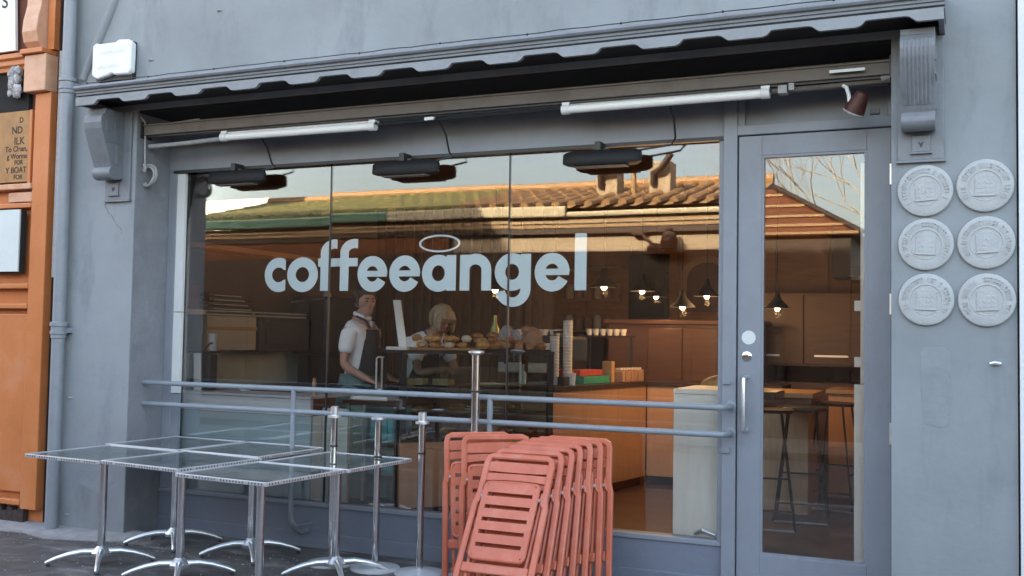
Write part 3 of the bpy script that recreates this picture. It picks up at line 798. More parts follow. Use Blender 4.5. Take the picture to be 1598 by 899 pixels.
cxn = (-3.189 - 2.950) / 2; rn = (3.189 - 2.950) / 2
A = [(cxn + rn * math.cos(R(t)), ZX - .105 + .112 * math.sin(R(t))) for t in range(170, -1, -10)]
B2 = [(cxn + (rn - ST) * math.cos(R(t)), ZX - .105 + (.112 - ST) * math.sin(R(t))) for t in range(170, -1, -10)]
g.strip(A, B2); g.rect(-2.950 - ST, -2.950, ZB, ZX - .10); g.done()
g = Glyph(); g.ring(-2.921 + .127, zc + .004, .129, rz - .002, ST + .004, ST); g.rect(-2.657 - ST, -2.657, 1.86, ZX)
cg = -2.921 + .132
A = [(cg + .132 * math.cos(R(t)), 1.870 - .124 * math.sin(R(-t))) for t in range(0, -173, -8)]
B2 = [(cg + (.132 - ST) * math.cos(R(t)), 1.870 - (.124 - ST + .010) * math.sin(R(-t))) for t in range(0, -173, -8)]
g.strip(A, B2); g.done()
let_e(-2.629, -2.379)
g = Glyph(); g.rect(-2.345, -2.262, ZB, ZT - .004); g.done()
g = Glyph(); g.ring(-3.352, 2.187, .163, .062, .017, .013); g.done('halo')

# ================================================================ HANDRAIL
rl = thing('handrail', (-3.5, .15, 0), 'grey painted twin pipe handrail across the front of the window', 'railing')
for z in (1.148, .988):
    MB().tube([(-5.752, .15, z), (-1.345, .15, z), (-1.315, .16, z), (-1.298, .20, z), (-1.295, WY - .03, z)], .0185, 12).build('rail', m_rail, rl, smooth=True)
    MB().lathe([(.032, 0), (.032, -.01), (.022, -.014)], (-1.295, WY - .03, z), 'y', 14).build('wall_flange', m_rail, rl)
for x in (-4.362, -2.822):
    MB().tube([(x, .15, 1.148), (x, .15, .30), (x, .16, .22), (x, .20, .16), (x, .27, .12), (x, WY, .115)], .0185, 12).build('post', m_rail, rl, smooth=True)
    MB().tube([(x, .15, .25), (x + .03, .18, .18), (x + .035, WY, .17)], .008, 6).build('stay', m_rail, rl)
MB().box(-1.352, -1.30, WY - .045, WY - .03, .865, .90).build('fixing_plate', m_rail, rl)
MB().box(-1.345, -1.30, WY - .045, WY - .03, 1.28, 1.30).build('fixing_plate', m_rail, rl)

# ================================================================ STANCHIONS
def stanchion(x, y, h, rr, lab, rings):
    t = thing('stanchion', (x, y, 0), lab, 'stanchion', 'steel stanchions in a row by the window')
    MB().lathe([(.165, .002), (.165, .010), (.158, .016), (.09, .022), (.05, .030), (.04, .034)], (x, y, 0), 'z', 36).build('base', m_steelplate, t, smooth=True)
    MB().tube([(x, y, .03), (x, y, h - .03)], rr, 18).build('post', m_chrome, t, smooth=True)
    MB().lathe([(rr, 0), (rr + .004, .002), (rr + .004, .012), (rr, .014)], (x, y, h - .27), 'z', 18).build('collar', m_black, t)
    if rings:
        MB().lathe([(rr + .003, -.075), (rr + .022, -.072), (rr + .022, -.058), (rr + .004, -.054), (rr + .004, .0), (rr - .004, .004)], (x, y, h), 'z', 20).build('cap', m_alu, t, smooth=True)
    else:
        MB().lathe([(rr, -.03), (rr + .006, -.025), (rr + .024, -.016), (rr + .024, -.004), (rr + .004, .0)], (x, y, h), 'z', 20).build('cap', m_alu, t, smooth=True)
stanchion(-3.895, -.03, 1.052, .0225, 'steel stanchion standing nearest the glass tables', True)
stanchion(-3.556, -.02, 1.000, .0235, 'shortest steel stanchion, with a flat disc cap, second from the tables', False)
stanchion(-3.236, .0, 1.040, .0235, 'steel stanchion with a collared cap, on the coral chairs side', True)
stanchion(-2.885, .06, 1.452, .028, 'tallest steel stanchion rising behind the coral chairs', False)

# ================================================================ GLASS CAFE TABLES
def make_table():
    t = thing('cafe_table', (0, 0, 0), '', 'table', 'square glass cafe tables pushed together')
    s, z = .343, .715
    MB().box(-s + .012, s - .012, -s + .012, s - .012, z + .005, z + .013).build('glass_top', m_tglass, t)
    eg = MB()
    for (a_, c_, d, e) in ((-s, s, -s, -s + .012), (-s, s, s - .012, s), (-s, -s + .012, -s + .012, s - .012), (s - .012, s, -s + .012, s - .012)):
        eg.box(a_, c_, d, e, z - .005, z + .018)
    eg.build('metal_edge', m_edge, t, bevel=.003)
    nb = MB()
    for i in range(28):
        p = -s + .03 + i * (2 * s - .06) / 27
        if i % 9 == 4: continue
        for q in (-s - .0012, s - .0108):
            nb.box(p - .0036, p + .0036, q, q + .012, z + .001, z + .011)
            nb.box(q, q + .012, p - .0036, p + .0036, z + .001, z + .011)
    nb.build('edge_beading', m_black, t)['kind'] = 'stuff'
    un = MB()
    for a_ in (0, 90, 180, 270):
        m_ = Matrix.Rotation(R(a_), 3, 'Z')
        p = [m_ @ Vector(v) for v in ((.02, 0, z - .02), (.30, .0, z - .006))]
        un.tube(p, .008, 6)
    un.lathe([(.06, z - .03), (.06, z - .006), (.03, z)], (0, 0, 0), 'z', 16)
    un.build('underframe', m_alu, t)
    MB().tube([(0, 0, .09), (0, 0, z - .02)], .0255, 18).build('pole', m_chrome, t, smooth=True)
    MB().lathe([(.028, .045), (.062, .058), (.066, .078), (.05, .098), (.032, .112), (.027, .118)], (0, 0, 0), 'z', 20).build('hub', m_alu, t, smooth=True)
    for a_ in (45, 135, 225, 315):
        m_ = Matrix.Rotation(R(a_), 3, 'Z')
        pts = [m_ @ Vector((x_, 0, zz)) for (x_, zz) in ((.03, .082), (.12, .084), (.20, .070), (.28, .046), (.325, .026), (.338, .020))]
        f = MB().tube(pts, [.024, .021, .018, .015, .013, .010], 10).build('foot', m_alu, t, smooth=True)
        e = m_ @ Vector((.322, 0, 0))
        MB().lathe([(.012, .0), (.014, .004), (.012, .018)], (e.x, e.y, .0), 'z', 10).build('glide', m_black, f)
    return t
tab = make_table()
TABLES = [(-5.225, -.735, -4, 'glass cafe table at the outer left end, nearest the orange shop'),
          (-4.515, -.790, -7, 'glass cafe table in the middle of the front row'),
          (-3.775, -.960, -5, 'glass cafe table at the front right corner of the block, nearest the viewer'),
          (-5.265, -.010, -3, 'glass cafe table tucked in the recess beside the left pier'),
          (-4.520, -.080, -4, 'glass cafe table in the middle of the back row, close to the window'),
          (-3.700, -.270, -4, 'glass cafe table at the back right, its corner against the first stanchion')]
for i, (x, y, a_, lab) in enumerate(TABLES):
    if i == 0:
        tab.location = (x, y, 0); tab.rotation_euler = (0, 0, R(a_)); tab['label'] = lab
    else: dup(tab, (x, y, 0.006 if i in (1, 4) else 0), (0, 0, R(a_)), lab)

# ================================================================ CORAL FOLDING CHAIRS
def rrect(w, h, r, n=4, x=0, y=0):
    out = []
    for (cx, cy, a0) in ((w / 2 - r, h / 2 - r, 0), (-w / 2 + r, h / 2 - r, 90), (-w / 2 + r, -h / 2 + r, 180), (w / 2 - r, -h / 2 + r, 270)):
        for i in range(n + 1):
            t = R(a0 + 90 * i / n); out.append((x + cx + r * math.cos(t), y + cy + r * math.sin(t)))
    return out
def make_chair():
    """folded flat: x across, z along its length, -y the seat side"""
    t = thing('folding_chair', (0, 0, 0), '', 'chair', 'coral folding chairs leaning in a stack')
    W, L = .205, .93
    # frame: top rail and stiles that step out to the wider legs at the shoulder
    path = [(-W - .022, 0, .0), (-W - .016, 0, .40), (-W - .014, 0, .615), (-W - .004, 0, .650), (-W, 0, .68), (-W, 0, L - .05), (-W + .008, 0, L - .024), (-W + .03, 0, L - .012)]
    path += [(-x, y, z) for x, y, z in path[::-1]]
    v, f = [], []
    P = [Vector(p) for p in path]
    for i, p in enumerate(P):
        d = (P[min(i + 1, len(P) - 1)] - P[max(i - 1, 0)]).normalized()
        nrm = Vector((d.z, 0, -d.x)); hw = .0185; hy = .015
        for (a_, c_) in ((-hw, -hy * .6), (-hw * .6, -hy), (hw * .6, -hy), (hw, -hy * .6), (hw, hy * .6), (hw * .6, hy), (-hw * .6, hy), (-hw, hy * .6)):
            v.append(tuple(p + nrm * a_ + Vector((0, c_, 0))))
    for i in range(len(P) - 1):
        for k in range(8): f.append((i * 8 + k, i * 8 + (k + 1) % 8, (i + 1) * 8 + (k + 1) % 8, (i + 1) * 8 + k))
    f += [tuple(range(8)), tuple(range(8 * len(P) - 1, 8 * len(P) - 9, -1))]
    MB().add(v, f).build('frame', m_coral, t, smooth=True)
    # second pair of legs, folded just inside the stiles
    for s in (-1, 1):
        MB().tube([(s * (W - .036), .012, .02), (s * (W - .030), .012, .24), (s * (W - .022), .010, .66)], [.011, .013, .011], 8).build('rear_leg', m_coral, t, smooth=True)
        MB().tube([(s * (W - .018), -.006, .700), (s * (W - .020), -.008, .665), (s * (W - .010), -.008, .635), (s * (W + .004), -.004, .620)], .010, 8).build('hinge_hook', m_coral, t, smooth=True)
    MB().box(-W + .002, W - .002, -.016, .006, .205, .262).build('cross_bar', m_coral, t, bevel=.008)
    MB().box(-W + .012, W - .012, .004, .020, .06, .085).build('cross_bar', m_coral, t, bevel=.005)
    # two wide bowed back bands
    for (z0, z1, ar) in ((.822, .880, 0), (.758, .808, .016)):
        vs, fs_ = [], []
        n = 12
        for i in range(n + 1):
            x = (-1 + 2 * i / n) * (W - .014); q = (x / W) ** 2
            y = .012 * (1 - q); dz = .008 * (1 - q)
            vs += [(x, y - .007, z0 + ar * (1 - q)), (x, y - .007, z1 + dz), (x, y + .007, z1 + dz), (x, y + .007, z0 + ar * (1 - q))]
        for i in range(n):
            for k in range(4): fs_.append((i * 4 + k, i * 4 + (k + 1) % 4, i * 4 + 4 + (k + 1) % 4, i * 4 + 4 + k))
        fs_ += [(0, 1, 2, 3), tuple(4 * n + k for k in (3, 2, 1, 0))]
        MB().add(vs, fs_).build('back_slat', m_coral, t, bevel=.002)
    # seat panel with five long slots
    SW, Z0, Z1 = .166, .285, .742
    st_ = MB(); ym0, ym1 = -.034, -.014
    slots = [Z0 + .078 + i * .076 for i in range(5)]
    sw2 = .141
    zz = [Z0 + .02]
    for s_ in slots: zz += [s_ - .0120, s_ + .0120]
    zz.append(Z1 - .02)
    for i in range(0, len(zz), 2): st_.box(-sw2, sw2, ym0, ym1, zz[i], zz[i + 1])
    st_.box(-SW, -sw2, ym0, ym1, Z0 + .02, Z1 - .02); st_.box(sw2, SW, ym0, ym1, Z0 + .02, Z1 - .02)
    for (za, zb) in ((Z0, Z0 + .02), (Z1 - .02, Z1)): st_.box(-SW + .02, SW - .02, ym0, ym1, za, zb)
    st_.build('seat', m_coral, t)
    yr = (ym0 + ym1) / 2
    MB().tube([(p[0], yr, (Z0 + Z1) / 2 + p[1]) for p in rrect(SW * 2, Z1 - Z0, .03)] + [(SW, yr, (Z0 + Z1) / 2 + (Z1 - Z0) / 2 - .03)], .0115, 8).build('seat_edge', m_coral, t, smooth=True)
    for s in (-1, 1):
        MB().lathe([(.009, -.010), (.011, -.005), (.011, .005), (.007, .008)], (s * (W - .026), -.018, .655), 'x', 10).build('pivot', m_cable, t)
    return t
ch = make_chair()
def place_chair(xr, ytop, lean, yaw, lab, first=False, roll=0.0, sc=1.0):
    L, W = .93 * sc, .225 * sc
    yb = ytop - L * math.sin(R(lean))
    e = (-R(lean), R(roll), R(yaw))
    xc = xr - W * math.cos(R(yaw))
    o = ch if first else dup(ch, (xc, yb, 0), e, lab)
    o.location = (xc, yb, 0); o.rotation_euler = e; o['label'] = lab; o.scale = (sc, sc, sc)
FAN = [(-2.235, -.145, 31, 0, 'front coral folding chair, wholly in view with its slotted seat', 1.03), (-2.19, -.095, 25, 1.5, 'second coral folding chair, right behind the front one', 1.01),
       (-2.15, -.05, 20, 0, 'third coral folding chair in the fan behind the front one', 1), (-2.105, -.012, 15.5, 2.5, 'fourth coral folding chair in the fan, mid stack', 1),
       (-2.06, .025, 11, 1, 'fifth coral folding chair, third from the upright end of the fan', 1), (-2.005, .05, 7, 3, 'sixth coral folding chair, next to the upright last one', 1), (-1.96, .08, 4, 1, 'upright coral folding chair at the door end of the stack', 1)]
for i, a_ in enumerate(FAN): place_chair(*a_[:4], a_[4], i == 0, 0, a_[5])
place_chair(-2.570, .04, 4, 9, 'coral folding chair at the far left of the stack, nearest the stanchions', roll=-3)
place_chair(-2.415, -.01, 6, 9, 'coral folding chair second from the left, half hidden by the front chair', roll=-3)

# ================================================================ INSIDE THE SHOP: SHELL
FZ = .15
struct(MB().box(-6.5, .25, .45, 7.5, -.05, FZ).build('floor', m_floorin))
struct(MB().box(-6.5, .25, .60, 7.55, 3.05, 3.20).build('ceiling', m_ceil))
bw = struct(MB().box(-6.5, .25, 7.4, 7.55, FZ, 3.05).build('back_wall', m_inwall))
struct(MB().box(-6.6, -6.42, .45, 7.5, FZ, 1.70).build('side_wall', m_tile))
struct(MB().box(-6.6, -6.421, .45, 7.5, 1.703, 3.05).build('side_wall', m_umber))
struct(MB().box(.05, .25, .62, 7.5, FZ, 3.05).build('side_wall', m_inwall))
# partition behind the kitchen corner, with vertical dark slats
pw = struct(MB().box(-6.42, -4.15, 4.6, 4.7, FZ, 3.05).build('partition_wall', m_slat))
sl = MB().box(-.03, .03, -.02, .02, 0, 2.85).build('slat', m_slat, pw, bevel=.003)
for i in range(17):
    o = sl if i == 0 else sl.copy()
    if i: COL.objects.link(o); o.parent = pw
    o.location = (-6.3 + i * .125, 4.575, .18)
# brown panels and an arched recess on the back wall
pn = MB().box(-.31, .31, -.02, .02, -.62, .62).build('panel', m_walnut, bw, bevel=.008)
pn2 = MB().box(-.31, .31, -.02, .02, -.62, .62).build('panel', m_amber, bw, bevel=.008)
for i in range(10):
    for j in range(2):
        src = (pn, pn2)[j]
        o = src if i == 0 else src.copy()
        if i: COL.objects.link(o); o.parent = bw
        o.location = (-5.7 + i * .64, 7.375, 1.0 + j * 1.30)
def arch_mb(x0, x1, z0, zs, y0, y1):
    cx, r_ = (x0 + x1) / 2, (x1 - x0) / 2
    return MB().prism([(x0, z0), (x1, z0)] + [(cx + r_ * math.cos(R(t)), zs + r_ * .8 * math.sin(R(t))) for t in range(0, 181, 15)], 'y', y0, y1)
for xc in (-3.05,):
    arch_mb(xc - .36, xc + .36, 1.9, 2.35, 7.30, 7.36).build('arch', m_honey, bw)
    arch_mb(xc - .27, xc + .27, 1.9, 2.33, 7.27, 7.31).build('arch_recess', m_walnut, bw)

# ================================================================ INSIDE: FURNITURE
def boxthing(name, boxes, label, cat, group=None):
    """boxes: (part name, material, x0,x1,y0,y1,z0,z1, bevel)"""
    b0 = boxes[0]
    t = thing(name, ((b0[2] + b0[3]) / 2, (b0[4] + b0[5]) / 2, b0[6]), label, cat, group)
    for (n, m, *q) in boxes: MB().box(*q[:6]).build(n, m, t, bevel=(q[6] if len(q) > 6 else .004))
    return t
# low unit under the left pane
boxthing('window_counter', [('side_light_panel', m_paleg, -4.395, -4.17, .56, .58, FZ, .99), ('front_panel', m_teal, -5.671, -4.40, .425, .45, FZ, .93), ('band', m_nb, -5.671, -4.40, .415, .45, .935, 1.055), ('top', m_nb, -5.671, -4.40, .415, 1.0, 1.058, 1.078),
                            ('side_panel', m_ply, -4.42, -4.40, .455, 1.0, FZ, .93)], 'low teal counter unit behind the lower left pane', 'counter')
# shelves on the left wall
boxthing('wall_shelf', [('board', m_honey, -6.42, -6.12, .8, 3.4, 2.28, 2.325)], 'upper honey wood shelf on the left wall of the shop', 'shelf')
t = boxthing('wall_shelf', [('board', m_ply, -6.42, -6.10, .7, 1.25, 1.690, 1.735), ('board', m_alu2, -6.42, -6.10, 1.255, 2.75, 1.690, 1.705), ('rail', m_alu2, -6.42, -6.10, 1.255, 2.75, 1.722, 1.735)],
             'lower grey shelf on the left wall carrying dark trays', 'shelf')
MB().box(-6.13, -6.10, 1.9, 1.92, 1.705, 1.722).build('spacer', m_alu, t)
boxthing('red_box', [('box', mat('brick_red_card', (.24, .07, .05), .7, var=.25, vscale=12), -6.38, -6.14, .86, 1.20, 1.737, 1.95)], 'brick red box at the near end of the lower shelf', 'box')
for i in range(4):
    boxthing('black_tray', [('tray', m_black, -6.40, -6.10, 1.28, 1.92 - .02 * i, 1.738 + i * .040, 1.770 + i * .040), ('liner', m_paper, -6.105, -6.085, 1.33, 1.86 - .05 * i, 1.742 + i * .040, 1.752 + i * .040)],
             ['bottom black tray of the stack on the lower shelf', 'second black tray from the bottom of the shelf stack', 'third black tray up in the shelf stack', 'topmost black tray on the lower shelf'][i], 'tray', 'black trays stacked on the shelf')
boxthing('wall_tank', [('tank', mat('beige_metal', (.50, .43, .34), .5, var=.08), -6.42, -6.08, 1.24, 1.93, 1.375, 1.685, .012), ('band', m_honey, -6.078, -6.072, 1.24, 1.93, 1.56, 1.59)], 'beige box unit hung beneath the lower shelf', 'cabinet')
boxthing('wall_oven', [('body', m_black, -6.42, -6.05, 1.95, 2.74, 1.36, 1.686, .012), ('door', m_slate, -6.05, -6.035, 2.04, 2.5, 1.43, 1.65)], 'black oven hung beneath the lower shelf', 'oven')
t = boxthing('back_counter', [('cabinet', m_walnut, -6.42, -5.75, .9, 4.5, FZ, .99), ('top', m_dtop, -6.42, -5.70, .9, 4.5, .992, 1.03)], 'dark topped counter along the left wall', 'counter')
t = boxthing('espresso_machine', [('body', m_black, -6.36, -5.90, 2.85, 3.4, 1.32, 1.92, .03), ('front', m_slate, -6.32, -5.94, 2.83, 2.85, 1.40, 1.88), ('stand', m_black, -6.3, -5.95, 2.90, 3.35, 1.031, 1.32)], 'tall black machine with grey sheen left of the dark haired person', 'coffee machine')
MB().tube([(-6.33, 2.81, 1.86), (-5.93, 2.81, 1.90)], .010, 8).build('handle', m_alu, t)
MB().lathe([(.05, 0), (.04, .05), (.02, .06)], (-6.1, 3.1, 1.92), 'z', 12).build('lid', m_alu, t)
# upright black bag with a cream stripe on the window counter
t = thing('tote_bag', (-5.54, .58, 1.08), 'upright black bag with a broad cream stripe, just inside the left pane', 'bag')
MB().box(-5.64, -5.43, .52, .62, 1.079, 1.375).build('body', m_black, t, bevel=.02)
MB().prism([(-5.575, 1.079), (-5.505, 1.079), (-5.518, 1.372), (-5.588, 1.372)], 'y', .512, .519).build('stripe', m_paper, t)
MB().tube([(-5.53, .56, 1.37), (-5.50, .56, 1.42), (-5.46, .56, 1.455), (-5.44, .56, 1.45)], .007, 6).build('strap', m_black, t)
MB().box(-5.64, -5.42, .50, .63, 1.375, 1.392).build('flap', m_black, t, bevel=.005)
for (x, y, lab) in ((-5.60, .75, 'white paper roll standing behind the striped bag'), ):
    one(MB().lathe([(.035, 0), (.037, .01), (.037, .44), (.035, .45)], (x, y, 1.079), 'z', 16), 'paper_roll', m_paper, lab, 'roll')
one(MB().lathe([(.035, 0), (.045, .01), (.05, .05), (.047, .05), (.04, .012), (.01, .01)], (-5.22, .70, 1.079), 'z', 18), 'white_bowl', m_white, 'small white bowl on the left window counter', 'bowl', smooth=True)
boxthing('biscuit_tray', [('tray', m_walnut, -5.25, -4.75, .75, .95, 1.08, 1.10), ('biscuits', m_pastry2, -5.2, -4.8, .77, .93, 1.10, 1.125)], 'low tray of brown biscuits at the rear of the window counter', 'tray')
t = thing('pepper_mill', (-4.5, .6, 1.0), 'small wooden pepper mill standing at the right end of the window counter', 'mill')
MB().lathe([(.022, 0), (.022, .02), (.014, .05), (.018, .09), (.012, .10), (.014, .12), (.004, .13)], (-4.50, .60, 1.079), 'z', 12).build('mill', m_honey, t, smooth=True)

# glass fronted fridge of teal cartons, end on to the window
fr = thing('display_fridge', (-4.2, 1.2, FZ), 'glass sided fridge showing teal cartons, left end of the display counter', 'fridge')
MB().box(-4.44, -3.97, .95, 1.55, FZ, .26).build('plinth', m_slate, fr)
for x in (-4.44, -4.28, -3.995): MB().box(x, x + .022, .94, .962, .26, 1.0).build('upright', m_alu if x < -4.2 else m_black, fr)
for z in (.46, .71): MB().box(-4.285, -3.99, .97, 1.135, z, z + .014).build('shelf', m_alu, fr)
MB().box(-4.44, -3.97, 1.14, 1.17, .26, 1.0).build('back', m_teal, fr)
MB().box(-4.43, -4.29, 1.0, 1.03, .262, .99).build('side_panel', m_paleg, fr)
MB().box(-4.46, -3.96, .93, 1.55, 1.0, 1.03).build('top', m_dtop, fr)
MB().box(-4.435, -3.975, .945, .951, .265, .995).build('glass', m_cglass, fr)
MB().box(-4.44, -3.975, .955, .97, .62, .655).build('door_bar', m_alu, fr)
for i in range(9):
    j, k = i % 5, i // 5
    boxthing('carton', [('box', m_tealc, -4.245 + j * .052, -4.199 + j * .052, 1.0, 1.12, .726 - k * .25, .885 - k * .25)], 'teal carton on the %s fridge shelf, %s' % (('upper', 'lower')[k], ('at its left end', 'second from the left', 'in the middle', 'fourth along', 'at its right end')[j]), 'carton', 'teal cartons in the fridge')
boxthing('paper_stack', [('sheets', m_white, -4.42, -4.08, .97, 1.3, 1.032, 1.06)], 'white stack of papers on top of the teal carton fridge', 'papers')

# display case: stands diagonally, staff behind it
def fr_pt(s, d, z):
    """s along the front from the window end (0..1), d depth behind the front"""
    A, B2 = Vector((-3.95, .95, 0)), Vector((-3.10, 1.95, 0))
    u = (B2 - A).normalized(); n = Vector((-u.y, u.x, 0))
    p = A + (B2 - A) * s + n * d; return (p.x, p.y, z)
def slab(mb, s0, s1, d0, d1, z0, z1):
    q = [fr_pt(s0, d0, 0), fr_pt(s1, d0, 0), fr_pt(s1, d1, 0), fr_pt(s0, d1, 0)]
    return mb.prism([(p[0], p[1]) for p in q], 'z', z0, z1)
dc = thing('display_case', fr_pt(.5, .2, FZ), 'glazed pastry display case with black posts on a tan base', 'display case')
for i in range(3): slab(MB(), i / 3 + .002, (i + 1) / 3 - .002, 0, .5, FZ + .07, .72).build('base_panel', m_tan, dc)
slab(MB(), 0.01, .99, .04, .48, FZ, FZ + .07).build('plinth', m_slate, dc)
slab(MB(), 0, 1, -.01, .52, .72, .745).build('base_top', m_dtop, dc)
for s in (0.0, .975):
    for d in (0.0, .47): slab(MB(), s, s + .035, d, d + .04, .745, 1.40).build('post', m_black, dc)
slab(MB(), -.01, 1.01, -.01, .52, 1.40, 1.425).build('top', m_slate, dc)
for z in (.93, 1.14): slab(MB(), .03, .97, .03, .47, z, z + .010).build('shelf', m_dtop, dc)
slab(MB(), .04, .97, .004, .010, .75, 1.395).build('glass', m_cglass, dc)
hb = MB(); p0 = fr_pt(-.06, -.0, 0)
hb.tube([(-4.14, .92, 1.12), (-4.14, .90, 1.13), (-4.14, .90, 1.36), (-4.14, .92, 1.37), (-4.09, .92, 1.37), (-4.09, .90, 1.36), (-4.09, .90, 1.13), (-4.09, .92, 1.12), (-4.14, .92, 1.12)], .008, 8)
one(hb, 'door_pull', m_alu, 'steel loop handle standing at the left of the display case', 'handle')
# pastries: piles on boards and shelves
sb = boxthing('serving_board', [('board', m_honey, -.5, .5, -.14, .14, 0, .02)], 'honey wooden serving board on the near end of the display case', 'board')
sb.location = fr_pt(.30, .24, 1.427); sb.rotation_euler = (0, 0, math.atan2(1.0, .85)); sb.scale = (.62, 1, 1)
sb = boxthing('slate_platter', [('platter', m_slate, -.5, .5, -.15, .15, 0, .014)], 'dark slate platter at the far end of the display case', 'board')
sb.location = fr_pt(.80, .24, 1.427); sb.rotation_euler = (0, 0, math.atan2(1.0, .85)); sb.scale = (.60, 1, 1)
def pastry(p, r, m, kind, lab, grp):
    b = MB()
    if kind == 0:   # croissant: bent, swelling roll with ridges
        a0 = random.uniform(0, 6.28); n = 10; pts, rs = [], []
        for i in range(n + 1):
            t = -1 + 2 * i / n; a = a0 + t * 1.1
            pts.append((p[0] + r * 1.2 * math.cos(a) - r * math.cos(a0), p[1] + r * 1.2 * math.sin(a) - r * math.sin(a0), p[2] + r * .45)); rs.append(max(.15, 1 - t * t) * r * .55 * (1.0 if i % 2 else .84))
        b.tube(pts, rs, 9)
    elif kind == 1: # domed bun
        b.lathe([(r * .62, 0), (r * .8, r * .25), (r * .92, r * .5), (r * .8, r * .85), (r * .45, r * 1.1), (r * .05, r * 1.18)], p, 'z', 12)
    elif kind == 2: # muffin with a cup
        b.lathe([(r * .5, 0), (r * .66, r * .7), (r * .9, r * .8), (r * .85, r * 1.1), (r * .45, r * 1.4), (r * .03, r * 1.45)], p, 'z', 12)
    else:           # slice
        b.obox(p, r * 1.0, r * .55, r * .8, random.uniform(0, 3))
    for i, v in enumerate(b.v):
        b.v[i] = tuple(c + random.uniform(-.0012, .0012) for c in v)
    return one(b, ('croissant', 'bun', 'muffin', 'cake_slice')[kind], m, lab, ('croissant', 'bun', 'muffin', 'cake')[kind], grp, smooth=kind != 3)
rnd = random.Random(3)
KN = ('croissant', 'bun', 'muffin', 'cake slice')
ORD = ('first', 'second', 'third', 'fourth', 'fifth', 'sixth', 'seventh', 'eighth', 'ninth', 'tenth', 'eleventh', 'twelfth')
def pile(s0, s1, d0, d1, z, n, mats, kinds, where, layers=1, r=.05):
    for L in range(layers):
        nn = n - L * 2
        for i in range(nn):
            s = s0 + (s1 - s0) * (i + .5 + L * .3) / nn; d = d0 + (d1 - d0) * ((i * 7 + L * 3) % 5) / 4
            k = kinds[(i + L) % len(kinds)]
            pastry(fr_pt(s, d, z + L * r * .9), r * rnd.uniform(.85, 1.15), mats[(i * 3 + L) % len(mats)], k, '%s %s from near end, %s %s' % (KN[k], ORD[i], ('in the row' if layers == 1 else ('bottom layer', 'top layer')[L]), where), 'pastries %s' % where)
pile(.14, .46, .12, .34, 1.448, 9, [m_pastry, m_pastry, m_pastry2, m_cream], [0, 1, 0], 'on the wooden serving board', 2, .052)
pile(.54, .76, .10, .34, 1.442, 7, [m_pastry, m_pastry2, m_cream], [1, 2, 0], 'on the near half of the platter', 2, .056)
pile(.78, 1.03, .08, .32, 1.442, 8, [m_pastry2, m_cream, m_pastry], [3, 2, 1], 'on the far half of the platter', 1, .050)
pile(.08, .92, .08, .38, .94, 10, [m_pastry2, m_pastry, m_cream], [0, 3, 1], 'on the lower case shelf', 1, .05)
pile(.06, .94, .08, .40, .746, 11, [m_pastry2, m_pastry, m_pastry2], [0, 1], 'on the case floor', 1, .055)
pile(.02, .42, .10, .34, 1.15, 5, [m_pastry, m_honey], [3], 'on the top case shelf', 1, .06)
for (s, z) in ((.50, .945), (.52, .965), (.55, 1.155)):
    q = MB(); slab(q, s, s + .16, .06, .30, z, z + .006)
    one(q, 'paper_tray', m_white, 'white paper tray %s on the display case shelves' % {.945: 'lying lowest', .965: 'lying just above another tray', 1.155: 'lying on its own up high'}[z], 'tray')
t = thing('price_card', fr_pt(.04, .1, 1.427), 'tall pale card standing on the near corner of the display case', 'card')
MB().add([(-4.015, 1.02, 1.448), (-3.955, 1.03, 1.448), (-4.020, 1.03, 1.815), (-4.078, 1.02, 1.815), (-4.015, 1.034, 1.448), (-3.955, 1.044, 1.448), (-4.020, 1.044, 1.815), (-4.078, 1.034, 1.815)],
         [(0, 1, 2, 3), (4, 7, 6, 5), (0, 4, 5, 1), (1, 5, 6, 2), (2, 6, 7, 3), (3, 7, 4, 0)]).build('card', m_white, t)
MB().box(-4.12, -3.93, 1.0, 1.04, 1.428, 1.452).build('foot', m_paper, t)
# paper bags of bread behind the platter
for (x, y, m, lab) in ((-3.50, 1.95, m_rag, 'pale crumpled paper bag behind the pastry platter'), (-3.36, 2.08, m_kraft, 'kraft paper bag behind the far end of the platter')):
    b = MB()
    for i in range(6): b.ball((x + rnd.uniform(-.05, .05), y + rnd.uniform(-.04, .04), 1.50 + i * .02), .075 - i * .007, (1.2, .8, 1), 8, 6, .16)
    one(b, 'paper_bag', m, lab, 'bag')

# long counter running back from the display case
def cn_pt(s, d, z):
    A, B2 = Vector((-3.10, 1.97, 0)), Vector((-2.79, 3.62, 0))
    u = (B2 - A).normalized(); n = Vector((-u.y, u.x, 0)); p = A + (B2 - A) * s + n * d
    return (p.x, p.y, z)
def cslab(mb, s0, s1, d0, d1, z0, z1):
    return mb.prism([cn_pt(s, d, 0)[:2] for s, d in ((s0, d0), (s1, d0), (s1, d1), (s0, d1))], 'z', z0, z1)
ct = thing('service_counter', cn_pt(.5, .3, FZ), 'long tan panelled service counter running back from the display case', 'counter')
for i in range(3): cslab(MB(), i / 3 + .001, (i + 1) / 3 - .001, 0, .65, FZ + .09, 1.095).build('front_panel', m_tan, ct)
cslab(MB(), .0, .99, .05, .6, FZ, FZ + .09).build('plinth', m_slate, ct)
cslab(MB(), .0, 1.0, -.015, .68, 1.097, 1.134).build('top', m_dtop, ct)
cb = thing('back_cabinet', (-2.2, 3.9, FZ), 'light tan cabinet closing the end of the service counter', 'cabinet')
for i in range(3): MB().box(-2.785 + i * .42, -2.37 + i * .42, 3.64, 4.2, FZ + .09, 1.095).build('front_panel', m_honey if i else m_tan, cb, bevel=.003)
MB().box(-2.78, -1.53, 3.70, 4.2, FZ, FZ + .09).build('plinth', m_slate, cb)
MB().box(-2.785, -1.52, 3.62, 4.2, 1.097, 1.134).build('top', m_dtop, cb)
